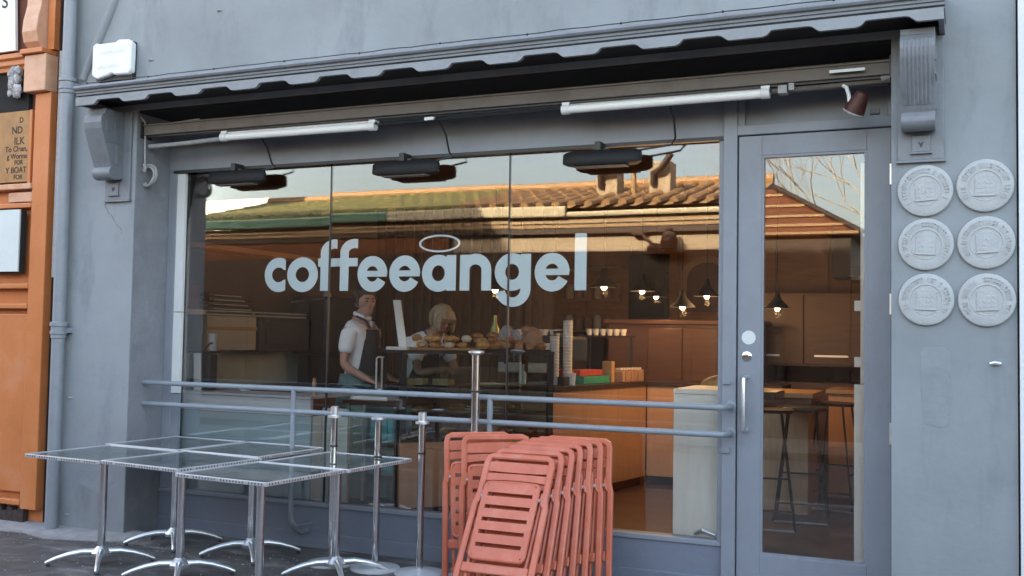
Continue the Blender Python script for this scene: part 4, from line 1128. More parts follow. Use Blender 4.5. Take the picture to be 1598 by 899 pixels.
# raised wooden cabinet behind, then a darker ledge with mugs
hc = thing('wood_cabinet', (-2.7, 4.9, FZ), 'tall red brown panelled cabinet in the middle of the shop', 'cabinet')
MB().box(-3.55, -1.95, 4.75, 5.3, FZ, 1.70).build('carcass', m_walnut, hc)
for i in range(2): MB().box(-3.10 + i * .38, -2.73 + i * .38, 4.725, 4.748, .5, 1.66).build('door', mat('cabinet_door_wood', (.16, .066, .034), .35, var=.15, vscale=4, stretch=(1, 1, 6)) if i == 0 else MATS['cabinet_door_wood'], hc, bevel=.006)
MB().box(-3.6, -1.9, 4.70, 5.35, 1.702, 1.75).build('top', m_walnut, hc, bevel=.005)
MB().box(-2.345, -2.30, 4.70, 4.748, .9, 1.68).build('dark_upright', m_dtop, hc)
# things on the service counter
def cup_stack(s, d, h, lab):
    p = cn_pt(s, d, 1.135); pr = [(.030, 0)]
    z = 0
    while z < h:
        pr += [(.039, z + .004), (.043, z + .022), (.040, z + .026)]; z += .028
    pr.append((.02, z))
    one(MB().lathe(pr, p, 'z', 16), 'cup_stack', m_paper, lab, 'cups', 'stacks of paper cups', smooth=False)
cup_stack(.17, .17, .40, 'shorter stack of white paper cups on the service counter')
cup_stack(.30, .17, .56, 'taller stack of white paper cups on the service counter')
one(MB().lathe([(.025, 0), (.034, .10), (.036, .105), (.01, .107)], cn_pt(.24, .06, 1.135), 'z', 14), 'paper_cup', m_white, 'single white paper cup in front of the cup stacks', 'cup')
boxc = [(.36, .40, .20, .34, 1.136, 1.26, m_redc, 'upright red box beside the taller cup stack'), (.42, .66, .16, .30, 1.205, 1.255, m_redc, 'long red box lying on the green box'),
        (.40, .68, .10, .30, 1.136, 1.200, m_greenc, 'long green box under the red one'), (.165, .215, .06, .13, 1.136, 1.21, m_slate, 'small dark box at the near end of the service counter'),
        (.70, .735, .10, .2, 1.136, 1.33, m_honey, 'upright honey wood box between cartons and brown bags')]
for (s0, s1, d0, d1, z0, z1, m, lab) in boxc:
    q = MB(); cslab(q, s0, s1, d0, d1, z0, z1)
    one(q, 'box', m, lab, 'box', bevel=.003)
for i in range(8):
    s = .76 + i * .032
    b = MB(); cslab(b, s, s + .027, .02 + rnd.uniform(0, .02), .16, 1.136, 1.245 + rnd.uniform(-.008, .012))
    b2 = one(b, 'coffee_bag', m_kraft, 'brown coffee bag in the row on the counter, %s' % ('nearest the window', 'second from the near end', 'third from the near end', 'fourth from the near end', 'fifth along the row', 'sixth along the row', 'last but one', 'at the far end')[i], 'bag', 'row of brown coffee bags')
    b2.modifiers.new('bevel', 'BEVEL').width = .006
    q = MB(); cslab(q, s + .004, s + .023, .06, .12, 1.25, 1.268); q.build('fold', m_paper, b2)
# bottles
one(MB().lathe([(.032, 0), (.034, .01), (.034, .10), (.014, .13), (.014, .16), (.016, .162), (.016, .175), (.004, .176)], cn_pt(.04, .35, 1.135), 'z', 14), 'white_bottle', m_white, 'white squeeze bottle at the near end of the service counter', 'bottle', smooth=True)
one(MB().lathe([(.035, 0), (.04, .01), (.04, .22), (.016, .28), (.016, .34), (.004, .341)], cn_pt(.02, .62, 1.135 + .25), 'z', 14), 'yellow_bottle', m_bottle, 'tall yellow bottle standing behind the pastries', 'bottle', smooth=True)
# black coffee machine on the staff side and cups on it
cm = thing('coffee_machine', (-3.75, 3.4, FZ), 'big black espresso machine behind the service counter with cups on top', 'coffee machine')
MB().box(-4.15, -3.42, 3.1, 3.7, 1.04, 1.56).build('body', m_black, cm, bevel=.03)
MB().box(-4.2, -3.40, 3.05, 3.75, FZ, 1.04).build('stand', m_slate, cm)
MB().box(-4.1, -3.5, 3.06, 3.095, 1.20, 1.30).build('drip_panel', m_alu, cm, bevel=.01)
MB().tube([(-3.95, 3.05, 1.33), (-3.95, 2.98, 1.32), (-3.95, 2.90, 1.30)], .016, 8).build('group_handle', m_black, cm)
MB().lathe([(.04, 0), (.04, .012)], (-3.6, 3.09, 1.45), 'y', 14).build('dial', m_white, cm)
for i in range(8):
    one(MB().lathe([(.024, 0), (.036, .05), (.038, .056), (.033, .056), (.02, .01)], (-3.93 + i * .064, 3.2 + .05 * (i % 2), 1.562), 'z', 12), 'mug', m_paper, 'white cup %s from the left on top of the black espresso machine' % ORD[i], 'cup', 'cups on the espresso machine')
gr = thing('coffee_grinder', cn_pt(.52, .45, 1.134), 'black coffee grinder with a clear hopper on the service counter', 'grinder')
p_ = cn_pt(.52, .45, 0)
MB().obox((p_[0], p_[1], 1.136), .07, .09, .26, .2).build('body', m_black, gr, bevel=.012)
MB().lathe([(.035, 1.396), (.085, 1.50), (.088, 1.58), (.08, 1.585)], (p_[0], p_[1], 0), 'z', 18).build('hopper', m_cglass, gr, smooth=True)
MB().lathe([(.034, 1.398), (.066, 1.46), (.004, 1.475)], (p_[0], p_[1], 0), 'z', 14).build('beans', m_rot, gr)
MB().lathe([(.09, 1.586), (.09, 1.60), (.02, 1.612)], (p_[0], p_[1], 0), 'z', 18).build('lid', m_black, gr)
tl = thing('till', cn_pt(.66, .5, 1.134), 'black till with a tilted screen behind the green and red boxes', 'till')
p_ = cn_pt(.66, .5, 0)
MB().obox((p_[0], p_[1], 1.136), .16, .12, .07, .3).build('drawer', m_black, tl, bevel=.006)
MB().obox((p_[0], p_[1], 1.208), .02, .03, .12, .3).build('neck', m_black, tl)
MB().obox((p_[0], p_[1], 1.330), .15, .016, .20, .3).build('screen', m_slate, tl, bevel=.006)
gl_sh = thing('glass_shelf', (-3.0, 3.3, 1.6), 'shelf of white cups over the far end of the counter', 'shelf')
MB().box(-3.35, -2.90, 3.35, 3.6, 1.55, 1.57).build('board', m_dtop, gl_sh)
for xx in (-3.34, -2.92): MB().box(xx, xx + .02, 3.5, 3.52, 1.134, 1.55).build('bracket', m_black, gl_sh)
for i in range(6):
    one(MB().lathe([(.022, 0), (.034, .05), (.036, .06), (.031, .06), (.018, .01)], (-3.31 + i * .068, 3.45, 1.571), 'z', 12), 'mug', m_paper, 'white cup %s from the left on the shelf over the counter' % ORD[i], 'cup', 'cups on the shelf over the counter')
boxthing('menu_board', [('board', m_slate, -4.08, -3.62, 7.28, 7.31, 1.85, 2.62), ('frame', m_dtop, -4.13, -3.57, 7.31, 7.335, 1.80, 2.67)], 'dark menu board on the back wall between the pendants', 'board')
for i in range(3): boxthing('shelf_unit', [('shelf', m_honey, -5.0, -4.18, 7.1, 7.33, 1.62 + i * .42, 1.65 + i * .42)], ['lowest honey shelf on the back wall', 'middle honey shelf on the back wall', 'highest honey shelf on the back wall'][i], 'shelf')
for i in range(12):
    k = i // 6
    one(MB().lathe([(.05, 0), (.055, .02), (.055, .15), (.04, .18), (.04, .2), (.01, .2)], (-4.93 + (i % 6) * .135, 7.2, 1.652 + k * .42), 'z', 12), 'jar', m_kraft if i % 3 else m_paper, 'storage jar %s from the left on the %s back wall shelf' % (ORD[i % 6], ('lowest', 'middle')[k]), 'jar', 'jars on the %s back shelf' % ('lowest', 'middle')[k])

# white plywood plinth in the window corner, dark ledge and a loaf
wp = thing('white_plinth', (-1.5, .75, FZ), 'white plywood plinth inside the right end of the window', 'plinth')
MB().box(-1.700, -1.37, .52, .54, FZ, 1.20).build('front_board', m_ply, wp, bevel=.002)
MB().box(-1.700, -1.37, .542, 1.1, FZ, 1.20).build('body', m_ply, wp)
MB().box(-1.70, -1.37, .515, 1.1, 1.203, 1.232).build('top', m_ply, wp)
boxthing('dark_ledge', [('ledge', m_dtop, -1.72, -1.20, 1.35, 1.75, 1.14, 1.19), ('leg', m_walnut, -1.6, -1.4, 1.45, 1.65, FZ, 1.14)], 'dark topped table behind the white plinth', 'table')
b = MB().ball((-1.60, 1.52, 1.205), .17, (1.0, .6, .52), 18, 10, .01)
one(b, 'bread_loaf', m_pastry, 'big round crusty loaf on the dark table behind the white plinth', 'bread', smooth=True)
t = one(MB().tube([(-1.55, .49, .335), (-1.50, .48, .36), (-1.42, .48, .335)], .012, 8), 'floor_clip', m_alu, 'small metal clip lying on the inside sill by the white plinth', 'clip')

# seen through the door: bar table, stools, wood block, cupboards, white door edge
bt = thing('bar_table', (-1.7, 3.3, FZ), 'high wooden bar table seen through the door glass', 'table')
MB().box(-2.1, -1.12, 2.66, 3.4, 1.085, 1.125).build('top', m_honey, bt, bevel=.004)
MB().box(-2.06, -1.14, 2.70, 3.36, .97, 1.083).build('apron', m_walnut, bt)
MB().box(-1.55, -1.16, 2.69, 2.73, FZ, .968).build('end_panel', mat('pale_oak', (.55, .39, .25), .5, var=.12, vscale=5, stretch=(6, 6, 1)), bt, bevel=.003)
MB().box(-1.55, -1.16, 2.73, 3.3, FZ, .968).build('leg_block', MATS['pale_oak'], bt)
boxthing('wood_block', [('body', m_tan, -1.12, -.60, 3.72, 4.3, FZ, 1.08), ('top', m_honey, -1.14, -.58, 3.69, 4.3, 1.082, 1.12)], 'orange brown wooden counter end beyond the bar table', 'counter')
one(MB().lathe([(.05, 0), (.062, .01), (.062, .2), (.05, .24), (.02, .25)], (-.70, 3.85, 1.121), 'z', 16), 'black_canister', m_black, 'black canister at the far right of the wooden counter end', 'canister', smooth=True)
bx = thing('wall_cupboard', (-1.1, 5.6, 1.2), 'row of red brown cupboards on the wall beyond the door', 'cupboard')
for i in range(3):
    MB().box(-2.3 + i * .72, -1.6 + i * .72, 5.55, 5.58, 1.30, 2.05).build('door', m_walnut, bx, bevel=.004)
    MB().box(-2.2 + i * .72, -1.85 + i * .72, 5.52, 5.548, 1.38, 1.40).build('handle', m_alu, bx)
MB().box(-2.32, -.14, 5.581, 6.0, 1.28, 2.07).build('carcass', m_walnut, bx)
MB().box(-2.32, -.14, 5.581, 6.0, FZ, 1.10).build('lower_carcass', m_walnut, bx)
boxthing('extractor_hood', [('hood', m_black, -1.25, -.35, 5.0, 5.5, 2.2, 2.75, .02), ('slot', m_slate, -1.1, -.5, 4.985, 4.999, 2.3, 2.45)], 'dark box hood hung above the cupboards beyond the door', 'hood')
je = thing('inner_door_edge', (-.56, .5, FZ), 'white painted inner door edge just behind the door glass', 'door')
MB().box(-.565, -.50, .50, .53, 1.30, 2.62).build('upper_edge', m_ply, je)
MB().box(-.60, -.50, .50, .53, FZ, 1.297).build('lower_edge', m_ply, je)
for z in (1.40, 1.735): MB().box(-.60, -.566, .505, .525, z, z + .06).build('hinge_plate', m_ply, je)
# bar stools
def make_stool():
    t = thing('bar_stool', (0, 0, 0), '', 'stool', 'wire legged bar stools')
    MB().prism(rrect(.38, .34, .09), 'z', .86, .885).build('seat', m_dtop, t, bevel=.005)
    for (sx, sy) in ((1, 1), (1, -1), (-1, 1), (-1, -1)):
        MB().tube([(sx * .10, sy * .12, .86), (sx * .20, sy * .19, .01)], .0085, 8).build('leg', m_black, t)
    MB().tube([(-.18, -.178, .15), (.18, -.178, .15)], .0075, 6).build('foot_bar', m_chrome, t)
    MB().tube([(-.165, .172, .34), (.165, .172, .34)], .0075, 6).build('foot_bar', m_black, t)
    for s in (-1, 1): MB().tube([(s * .165, -.172, .30), (s * .165, .172, .30)], .0075, 6).build('stretcher', m_black, t)
    MB().tube([(-.20, -.19, .008), (.20, -.19, .008)], .009, 6).build('sled_bar', m_alu, t)
    return t
s0 = make_stool()
s0.location = (-1.36, 1.98, FZ); s0.rotation_euler = (0, 0, .15); s0['label'] = 'wire legged bar stool nearest the door glass'
dup(s0, (-1.17, 2.42, FZ), (0, 0, .1), 'wire legged bar stool in front of the pale oak table end')
dup(s0, (-1.00, 3.15, FZ), (0, 0, -.2), 'wire legged bar stool at the far right of the bar table')

# pendants: black cone shades with a lit bulb
def make_pendant():
    t = thing('pendant_lamp', (0, 0, 0), '', 'pendant lamp', 'black cone pendant lamps with lit bulbs')
    MB().lathe([(.012, .205), (.026, .20), (.030, .15), (.045, .12), (.075, .085), (.135, .025), (.138, .015), (.130, .016), (.07, .078), (.02, .11), (.004, .11)], (0, 0, 0), 'z', 24).build('shade', m_shade, t, smooth=True)
    MB().tube([(0, 0, .20), (0, 0, 1.6)], .004, 6).build('cord', m_black, t)
    MB().ball((0, 0, .02), .030, (1, 1, 1.1), 12, 8).build('bulb', m_bulb, t, smooth=True)
    return t
pd = make_pendant()
PEND = [(-3.22, 3.6, 2.035, 'pendant lamp just right of the last letter of the window lettering', 1.5, 1), (-2.656, 3.0, 1.97, 'pendant lamp second from the left, overlapping a smaller one', 4, .82), (-2.95, 4.5, 1.98, 'smaller looking pendant lamp just right of and below the second', 1, .9),
        (-2.284, 3.0, 1.827, 'lowest hung pendant lamp, in front of the dark menu board', 4, .82), (-2.067, 3.0, 1.924, 'pendant lamp at the right edge of the big window', 4, .82), (-1.46, 3.0, 1.82, 'pendant lamp seen through the door glass', 2.5, .78), (-4.3, 3.4, 2.0, 'pendant lamp showing through the letter g', .7, 1)]
def warm(x, y, z, e, r=.03):
    l = bpy.data.lights.new('pendant_light', 'POINT'); l.energy = e; l.color = (1, .62, .32); l.shadow_soft_size = r
    o = bpy.data.objects.new('pendant_light', l); COL.objects.link(o); o.location = (x, y, z)
for i, (x, y, z, lab, en, sc) in enumerate(PEND):
    o = pd if i == 0 else dup(pd, (x, y, z - .01), None, lab)
    o.location = (x, y, z - .01); o['label'] = lab; o.scale = (sc, sc, sc)
    warm(x, y, z - .05, en * .42)

# ================================================================ PEOPLE BEHIND THE COUNTER
def skin_mesh(name, joints, edges, m, parent, sub=2):
    """grow one continuous surface over a skeleton: joints = {key: (pos, rx, ry)}"""
    keys = list(joints); ix = {k: i for i, k in enumerate(keys)}
    me = bpy.data.meshes.new(name)
    me.from_pydata([joints[k][0] for k in keys], [(ix[a], ix[b]) for a, b in edges], [])
    o = bpy.data.objects.new(name, me); COL.objects.link(o)
    md = o.modifiers.new('skin', 'SKIN'); md.use_smooth_shade = True
    sv = me.skin_vertices[0].data
    for k in keys:
        r = joints[k][1:]; sv[ix[k]].radius = (r[0], r[1] if len(r) > 1 else r[0])
    sv[0].use_root = True
    ss = o.modifiers.new('sub', 'SUBSURF'); ss.levels = sub; ss.render_levels = sub
    dg = bpy.context.evaluated_depsgraph_get()
    m2 = bpy.data.meshes.new_from_object(o.evaluated_get(dg))
    bpy.data.objects.remove(o); bpy.data.meshes.remove(me)
    m2.materials.clear(); m2.materials.append(m)
    for p in m2.polygons: p.use_smooth = True
    o = bpy.data.objects.new(name, m2); COL.objects.link(o); o.parent = parent
    return o
def hand(J, E, root, base, d, side, curl):
    """palm and five bent fingers of unequal length, rooted in the wrist joint"""
    d = Vector(d).normalized(); s_ = Vector(side).normalized(); dn = d.cross(s_)
    pm = Vector(base) + d * .05
    J[root + 'palm'] = (tuple(pm), .026, .018); E.append((root, root + 'palm'))
    for i, (off, ln) in enumerate(((-.026, .055), (-.009, .068), (.009, .063), (.026, .048))):
        a = pm + s_ * off * .8 + d * .03; b_ = a + s_ * off * .15 + (d * .8 - dn * curl).normalized() * ln * .55; c = b_ + (d * .4 - dn * curl * 1.6).normalized() * ln * .5
        for t, (q, rr) in enumerate(((a, .0095), (b_, .0085), (c, .007))):
            J[root + 'f%d%d' % (i, t)] = (tuple(q), rr); E.append((root + 'palm' if t == 0 else root + 'f%d%d' % (i, t - 1), root + 'f%d%d' % (i, t)))
    a = Vector(base) + d * .025 + s_ * .03; b_ = a + d * .025 + s_ * .018; c = b_ + d * .026
    for t, (q, rr) in enumerate(((a, .011), (b_, .0095), (c, .008))):
        J[root + 't%d' % t] = (tuple(q), rr); E.append((root if t == 0 else root + 't%d' % (t - 1), root + 't%d' % t))
def head_joints(J, E, neck, c, f, up):
    """c head centre, f facing, up along the neck"""
    f = Vector(f).normalized(); up = Vector(up).normalized(); s_ = up.cross(f)
    c = Vector(c)
    J['jaw'] = (tuple(c - up * .062 + f * .022), .056, .062); E.append((neck, 'jaw'))
    J['cheek'] = (tuple(c - up * .012 + f * .010), .070, .080); E.append(('jaw', 'cheek'))
    J['brow'] = (tuple(c + up * .042 + f * .002), .074, .088); E.append(('cheek', 'brow'))
    J['crown'] = (tuple(c + up * .092 - f * .006), .050, .060); E.append(('brow', 'crown'))
    J['nose'] = (tuple(c - up * .020 + f * .098), .012, .014); E.append(('cheek', 'nose'))
    J['chin'] = (tuple(c - up * .094 + f * .070), .022, .022); E.append(('jaw', 'chin'))
    for q in (-1, 1):
        J['ear%d' % q] = (tuple(c - up * .012 - f * .012 + s_ * q * .080), .014, .024); E.append(('cheek', 'ear%d' % q))
def face_bits(parent, c, f, up):
    f = Vector(f).normalized(); up = Vector(up).normalized(); s_ = up.cross(f); c = Vector(c)
    e = MB(); b_ = MB(); mo = MB()
    for q in (-1, 1):
        e.ball(tuple(c + up * .010 + f * .078 + s_ * q * .030), .011, (1, 1, .7), 10, 6)
        b_.tube([tuple(c + up * .030 + f * .084 + s_ * q * .014), tuple(c + up * .034 + f * .082 + s_ * q * .03), tuple(c + up * .028 + f * .070 + s_ * q * .046)], .0045, 6)
    mo.tube([tuple(c - up * .055 + f * .078 - s_ * .022), tuple(c - up * .056 + f * .087), tuple(c - up * .055 + f * .078 + s_ * .022)], [.003, .006, .003], 6)
    e.build('eyes', m_black, parent, smooth=True); b_.build('eyebrows', m_hair_d, parent); mo.build('mouth', mat_lip, parent, smooth=True)
mat_lip = mat('lips', (.30, .11, .09), .5)
def garment(J, E, keys, edges, grow, m, name, parent):
    jj = {k: (J[k][0], *[r + grow for r in J[k][1:]]) for k in keys}
    return skin_mesh(name, jj, edges, m, parent)

# --- the dark haired man, standing, turned to his left (towards +X and the street)
X, Y, Z = -4.60, 1.40, FZ
mn = thing('person', (X, Y, Z), 'dark haired person in white shirt and dark apron standing left of the display case', 'person')
f = Vector((.995, .05, 0)).normalized(); s_ = Vector((-f.y, f.x, 0))      # s_ = his left
def at(a, l, z): v = f * a + s_ * l; return (X + v.x, Y + v.y, Z + z)
J, E = {}, []
J['pelvis'] = (at(0, 0, .98), .150, .115)
J['waist'] = (at(0, 0, 1.14), .140, .110); J['chest'] = (at(.01, 0, 1.34), .165, .120); J['upper'] = (at(-.01, 0, 1.46), .120, .085); J['neck'] = (at(.01, 0, 1.545), .056, .058)
E += [('pelvis', 'waist'), ('waist', 'chest'), ('chest', 'upper'), ('upper', 'neck')]
hc_ = at(.035, 0, 1.665)
fhd = Vector((.88, -.47, 0)).normalized()
head_joints(J, E, 'neck', hc_, fhd, (0, 0, 1))
for q, nm in ((-1, 'r'), (1, 'l')):
    J[nm + 'sh'] = (at(-.01, q * .185, 1.435), .062); J[nm + 'el'] = (at(-.03, q * .235, 1.145), .042); J[nm + 'wr'] = (at(.19, q * .19, 1.03), .028)
    E += [('upper', nm + 'sh'), (nm + 'sh', nm + 'el'), (nm + 'el', nm + 'wr')]
    hand(J, E, nm + 'wr', J[nm + 'wr'][0], f * .9 + Vector((0, 0, -.3)), s_ * -q, .35)
    J[nm + 'hip'] = (at(0, q * .095, .90), .088); J[nm + 'kn'] = (at(.02, q * .10, .49), .056); J[nm + 'an'] = (at(-.01, q * .105, .085), .040); J[nm + 'toe'] = (at(.14, q * .12, .035), .034)
    E += [('pelvis', nm + 'hip'), (nm + 'hip', nm + 'kn'), (nm + 'kn', nm + 'an'), (nm + 'an', nm + 'toe')]
body = skin_mesh('body', {k: (tuple(Vector(v[0]) - Vector((X, Y, Z))), *v[1:]) for k, v in J.items()}, E, m_skin, mn)
def loc(J, X, Y, Z): return {k: (tuple(Vector(v[0]) - Vector((X, Y, Z))), *v[1:]) for k, v in J.items()}
JL = loc(J, X, Y, Z)
JS = dict(JL)
for nm, q in (('r', -1), ('l', 1)):
    a_, b_ = Vector(JS[nm + 'sh'][0]), Vector(JS[nm + 'el'][0]); JS[nm + 'cuff'] = (tuple(a_.lerp(b_, .72)), .055)
JS['collar'] = (tuple(Vector(JS['neck'][0]) + Vector((0, 0, -.035))), .060, .060)
garment(JS, E, ['waist', 'pelvis', 'chest', 'upper', 'collar', 'rsh', 'rcuff', 'lsh', 'lcuff'], [(1, 0)] and [('pelvis', 'waist'), ('waist', 'chest'), ('chest', 'upper'), ('upper', 'collar'), ('upper', 'rsh'), ('rsh', 'rcuff'), ('upper', 'lsh'), ('lsh', 'lcuff')], .016, m_shirt, 'shirt', mn)
garment(JS, E, ['pelvis', 'rhip', 'rkn', 'ran', 'lhip', 'lkn', 'lan'], [('pelvis', 'rhip'), ('rhip', 'rkn'), ('rkn', 'ran'), ('pelvis', 'lhip'), ('lhip', 'lkn'), ('lkn', 'lan')], .02, m_jean, 'trousers', mn)
# shirt collar and apron bib with neck strap
cl = MB(); cl.tube([tuple(Vector(at(.01, 0, 1.535)) + f * .066 * math.cos(R(t)) + s_ * .066 * math.sin(R(t)) + Vector((0, 0, .02 - .022 * math.cos(R(t))))) for t in range(0, 361, 20)], .017, 8)
cl.tube([at(.080, .02, 1.50), at(.098, -.01, 1.475), at(.102, -.045, 1.46)], .02, 6)
cl.build('collar', m_shirt, mn, smooth=True)
def panel(rows, name, m, parent, th=.012):
    """bowed cloth panel from rows of (along-forward, half width, z)"""
    v, fc = [], []; n = 8
    for (a, hw, z) in rows:
        for i in range(n + 1):
            t = -1 + 2 * i / n; bow = -.075 * t * t
            for e in (0, th): v.append(at(a + bow * (hw / .14) + e, t * hw, z))
    W2 = (n + 1) * 2
    for r_ in range(len(rows) - 1):
        for i in range(n):
            a = r_ * W2 + i * 2; b2 = a + W2
            fc += [(a, a + 2, b2 + 2, b2), (a + 1, b2 + 1, b2 + 3, a + 3)]
        fc += [(r_ * W2, r_ * W2 + W2, r_ * W2 + W2 + 1, r_ * W2 + 1), (r_ * W2 + 2 * n, r_ * W2 + 2 * n + 1, r_ * W2 + W2 + 2 * n + 1, r_ * W2 + W2 + 2 * n)]
    e = (len(rows) - 1) * W2
    for i in range(n): fc += [(i * 2, i * 2 + 1, i * 2 + 3, i * 2 + 2), (e + i * 2, e + i * 2 + 2, e + i * 2 + 3, e + i * 2 + 1)]
    return MB().add(v, fc).build(name, m, parent, smooth=True)
panel([(.150, .10, 1.44), (.172, .13, 1.32), (.168, .16, 1.15), (.172, .19, 1.06)], 'apron_bib', m_apron, mn)
sk = MB(); vs, fc = [], []
for (z, ra, rb2) in ((1.075, .165, .195), (1.0, .175, .205), (.85, .19, .22), (.65, .20, .235), (.5, .205, .24)):
    for i in range(25):
        t = R(-165 + 330 * i / 24); wv = 1 + .03 * math.sin(i * 1.9) * (1.1 - z)
        vs.append(at(.0 + ra * wv * math.cos(t), rb2 * wv * math.sin(t), z))
for j in range(4):
    for i in range(24): fc.append((j * 25 + i, j * 25 + i + 1, j * 25 + 26 + i, j * 25 + 25 + i))
so = sk.add(vs, fc).build('tinted_skirt', m_skirt, mn, smooth=True); so.modifiers.new('thick', 'SOLIDIFY').thickness = .006  # skirt added; its colour imitates the view through teal glass
stp = MB()
for q in (-1, 1):
    stp.tube([at(.135, q * .085, 1.45), at(.085, q * .082, 1.515), at(.0, q * .078, 1.548), at(-.06, q * .04, 1.55), at(-.07, 0, 1.545)], .010, 6)
stp.tube([at(.10, .175, 1.06), at(-.0, .185, 1.06), at(-.125, .06, 1.06), at(-.125, -.06, 1.06), at(-.0, -.185, 1.06), at(.10, -.175, 1.06)], .012, 6)
stp.build('apron_strap', m_apron, mn)
hr = MB(); hcv = Vector(hc_)
rh = random.Random(4); sd_ = Vector((-fhd.y, fhd.x, 0))
hr.ball(tuple(hcv + Vector((0, 0, .060)) - fhd * .028), .098, (1.0, 1.0, .84), 16, 10, .03)
hr.ball(tuple(hcv + Vector((0, 0, .010)) - fhd * .060), .074, (.9, 1.05, 1.05), 14, 8, .03)
for i in range(26):
    t = rh.uniform(-1, 1); p0 = hcv + Vector((0, 0, .125 - .03 * t * t)) + sd_ * t * .065 - fhd * rh.uniform(.0, .05)
    hr.tube([tuple(p0), tuple(p0 + fhd * .05 + sd_ * .014 + Vector((0, 0, .008))), tuple(p0 + fhd * .088 + sd_ * .026 - Vector((0, 0, .016)))], [.012, .014, .004], 5)
for i in range(22):
    a_ = R(rh.choice((-1, 1)) * rh.uniform(70, 165)); d_ = fhd * math.cos(a_) + sd_ * math.sin(a_)
    p0 = hcv + Vector((0, 0, .085)) + d_ * .066
    hr.tube([tuple(p0), tuple(p0 + d_ * .022 - Vector((0, 0, .045))), tuple(p0 + d_ * .014 - Vector((0, 0, rh.uniform(.075, .12))))], [.014, .015, .005], 5)
hr.build('hair', m_hair_d, mn, smooth=True)
face_bits(mn, hc_, fhd, (0, 0, 1))
mn.scale = (.97, .97, .995)

# --- the blond person bending over the case
X, Y, Z = -4.30, 1.92, FZ
wm = thing('person', (X, Y, Z), 'blond bobbed person in white shirt bending over behind the piled pastries', 'person')
f = Vector((.93, -.36, 0)).normalized(); s_ = Vector((-f.y, f.x, 0))
J, E = {}, []
J['pelvis'] = (at(-.10, 0, .92), .150, .115)
J['waist'] = (at(-.06, 0, 1.07), .125, .100); J['chest'] = (at(.03, 0, 1.25), .145, .110); J['upper'] = (at(.10, 0, 1.36), .105, .080); J['neck'] = (at(.16, 0, 1.425), .048, .050)
E += [('pelvis', 'waist'), ('waist', 'chest'), ('chest', 'upper'), ('upper', 'neck')]
fh = (f * .80 + Vector((0, 0, -.60))).normalized(); uh = (f * .60 + Vector((0, 0, .80))).normalized()
hc_ = at(.235, 0, 1.53)
head_joints(J, E, 'neck', hc_, fh, uh)
for q, nm in ((-1, 'r'), (1, 'l')):
    J[nm + 'sh'] = (at(.09, q * .165, 1.335), .054); J[nm + 'el'] = (at(.20, q * .215, 1.08), .037); J[nm + 'wr'] = (at(.42, q * .13, 1.115), .025)
    E += [('upper', nm + 'sh'), (nm + 'sh', nm + 'el'), (nm + 'el', nm + 'wr')]
    hand(J, E, nm + 'wr', J[nm + 'wr'][0], f * .95 + Vector((0, 0, .05)), s_ * -q, .4)
    J[nm + 'hip'] = (at(-.10, q * .09, .85), .088); J[nm + 'kn'] = (at(-.03, q * .10, .46), .054); J[nm + 'an'] = (at(-.08, q * .10, .08), .038); J[nm + 'toe'] = (at(.06, q * .115, .033), .032)
    E += [('pelvis', nm + 'hip'), (nm + 'hip', nm + 'kn'), (nm + 'kn', nm + 'an'), (nm + 'an', nm + 'toe')]
JL = loc(J, X, Y, Z)
skin_mesh('body', JL, E, m_skin, wm)
JS = dict(JL)
for nm in 'rl':
    a_, b_ = Vector(JS[nm + 'sh'][0]), Vector(JS[nm + 'el'][0]); JS[nm + 'cuff'] = (tuple(a_.lerp(b_, .70)), .050)
JS['collar'] = (tuple(Vector(JS['neck'][0]) - (f * .015 + Vector((0, 0, .02)))), .056, .056)
garment(JS, E, ['waist', 'pelvis', 'chest', 'upper', 'collar', 'rsh', 'rcuff', 'lsh', 'lcuff'], [('pelvis', 'waist'), ('waist', 'chest'), ('chest', 'upper'), ('upper', 'collar'), ('upper', 'rsh'), ('rsh', 'rcuff'), ('upper', 'lsh'), ('lsh', 'lcuff')], .016, m_shirt, 'shirt', wm)
garment(JS, E, ['pelvis', 'rhip', 'rkn', 'ran', 'lhip', 'lkn', 'lan'], [('pelvis', 'rhip'), ('rhip', 'rkn'), ('rkn', 'ran'), ('pelvis', 'lhip'), ('lhip', 'lkn'), ('lkn', 'lan')], .02, m_apron, 'trousers', wm)
stp = MB()
for q in (-1, 1):
    stp.tube([at(.185, q * .085, 1.22), at(.19, q * .088, 1.32), at(.135, q * .085, 1.42), at(.06, q * .08, 1.44), at(-.02, q * .06, 1.36), at(-.09, q * .04, 1.20)], .010, 6)
stp.build('apron_strap', m_apron, wm)
panel([(.165, .09, 1.26), (.125, .13, 1.15), (.075, .15, 1.02), (.06, .17, .85), (.06, .18, .6)], 'apron', m_apron, wm)
hr = MB(); hcv = Vector(hc_); sv = uh.cross(fh)
rn = random.Random(11)
hr.ball(tuple(hcv + uh * .042 - fh * .018), .098, (1, 1, .95), 16, 10, .03)
for i in range(46):       # the bob: locks falling round the head, open at the face
    a = R(rn.uniform(52, 308)); p0 = hcv + uh * rn.uniform(.05, .10) + (fh * math.cos(a) + sv * math.sin(a)) * .062
    d = fh * math.cos(a) + sv * math.sin(a); dn_ = Vector((0, 0, -1))
    p1 = p0 + d * .038 - uh * .05; p2 = p1 + d * rn.uniform(-.004, .012) + dn_ * rn.uniform(.05, .08); p3 = p2 - d * rn.uniform(.0, .012) + dn_ * rn.uniform(.025, .05)
    hr.tube([tuple(p0), tuple(p1), tuple(p2), tuple(p3)], [.014, .017, .014, .004], 6)
for i in range(7):
    t = -1 + 2 * i / 6; p0 = hcv + uh * .105 + fh * .03 + sv * t * .05
    hr.tube([tuple(p0), tuple(p0 + fh * .055 - uh * .04 + sv * t * .012), tuple(p0 + fh * .062 - uh * .082 + sv * t * .02)], [.014, .013, .004], 6)
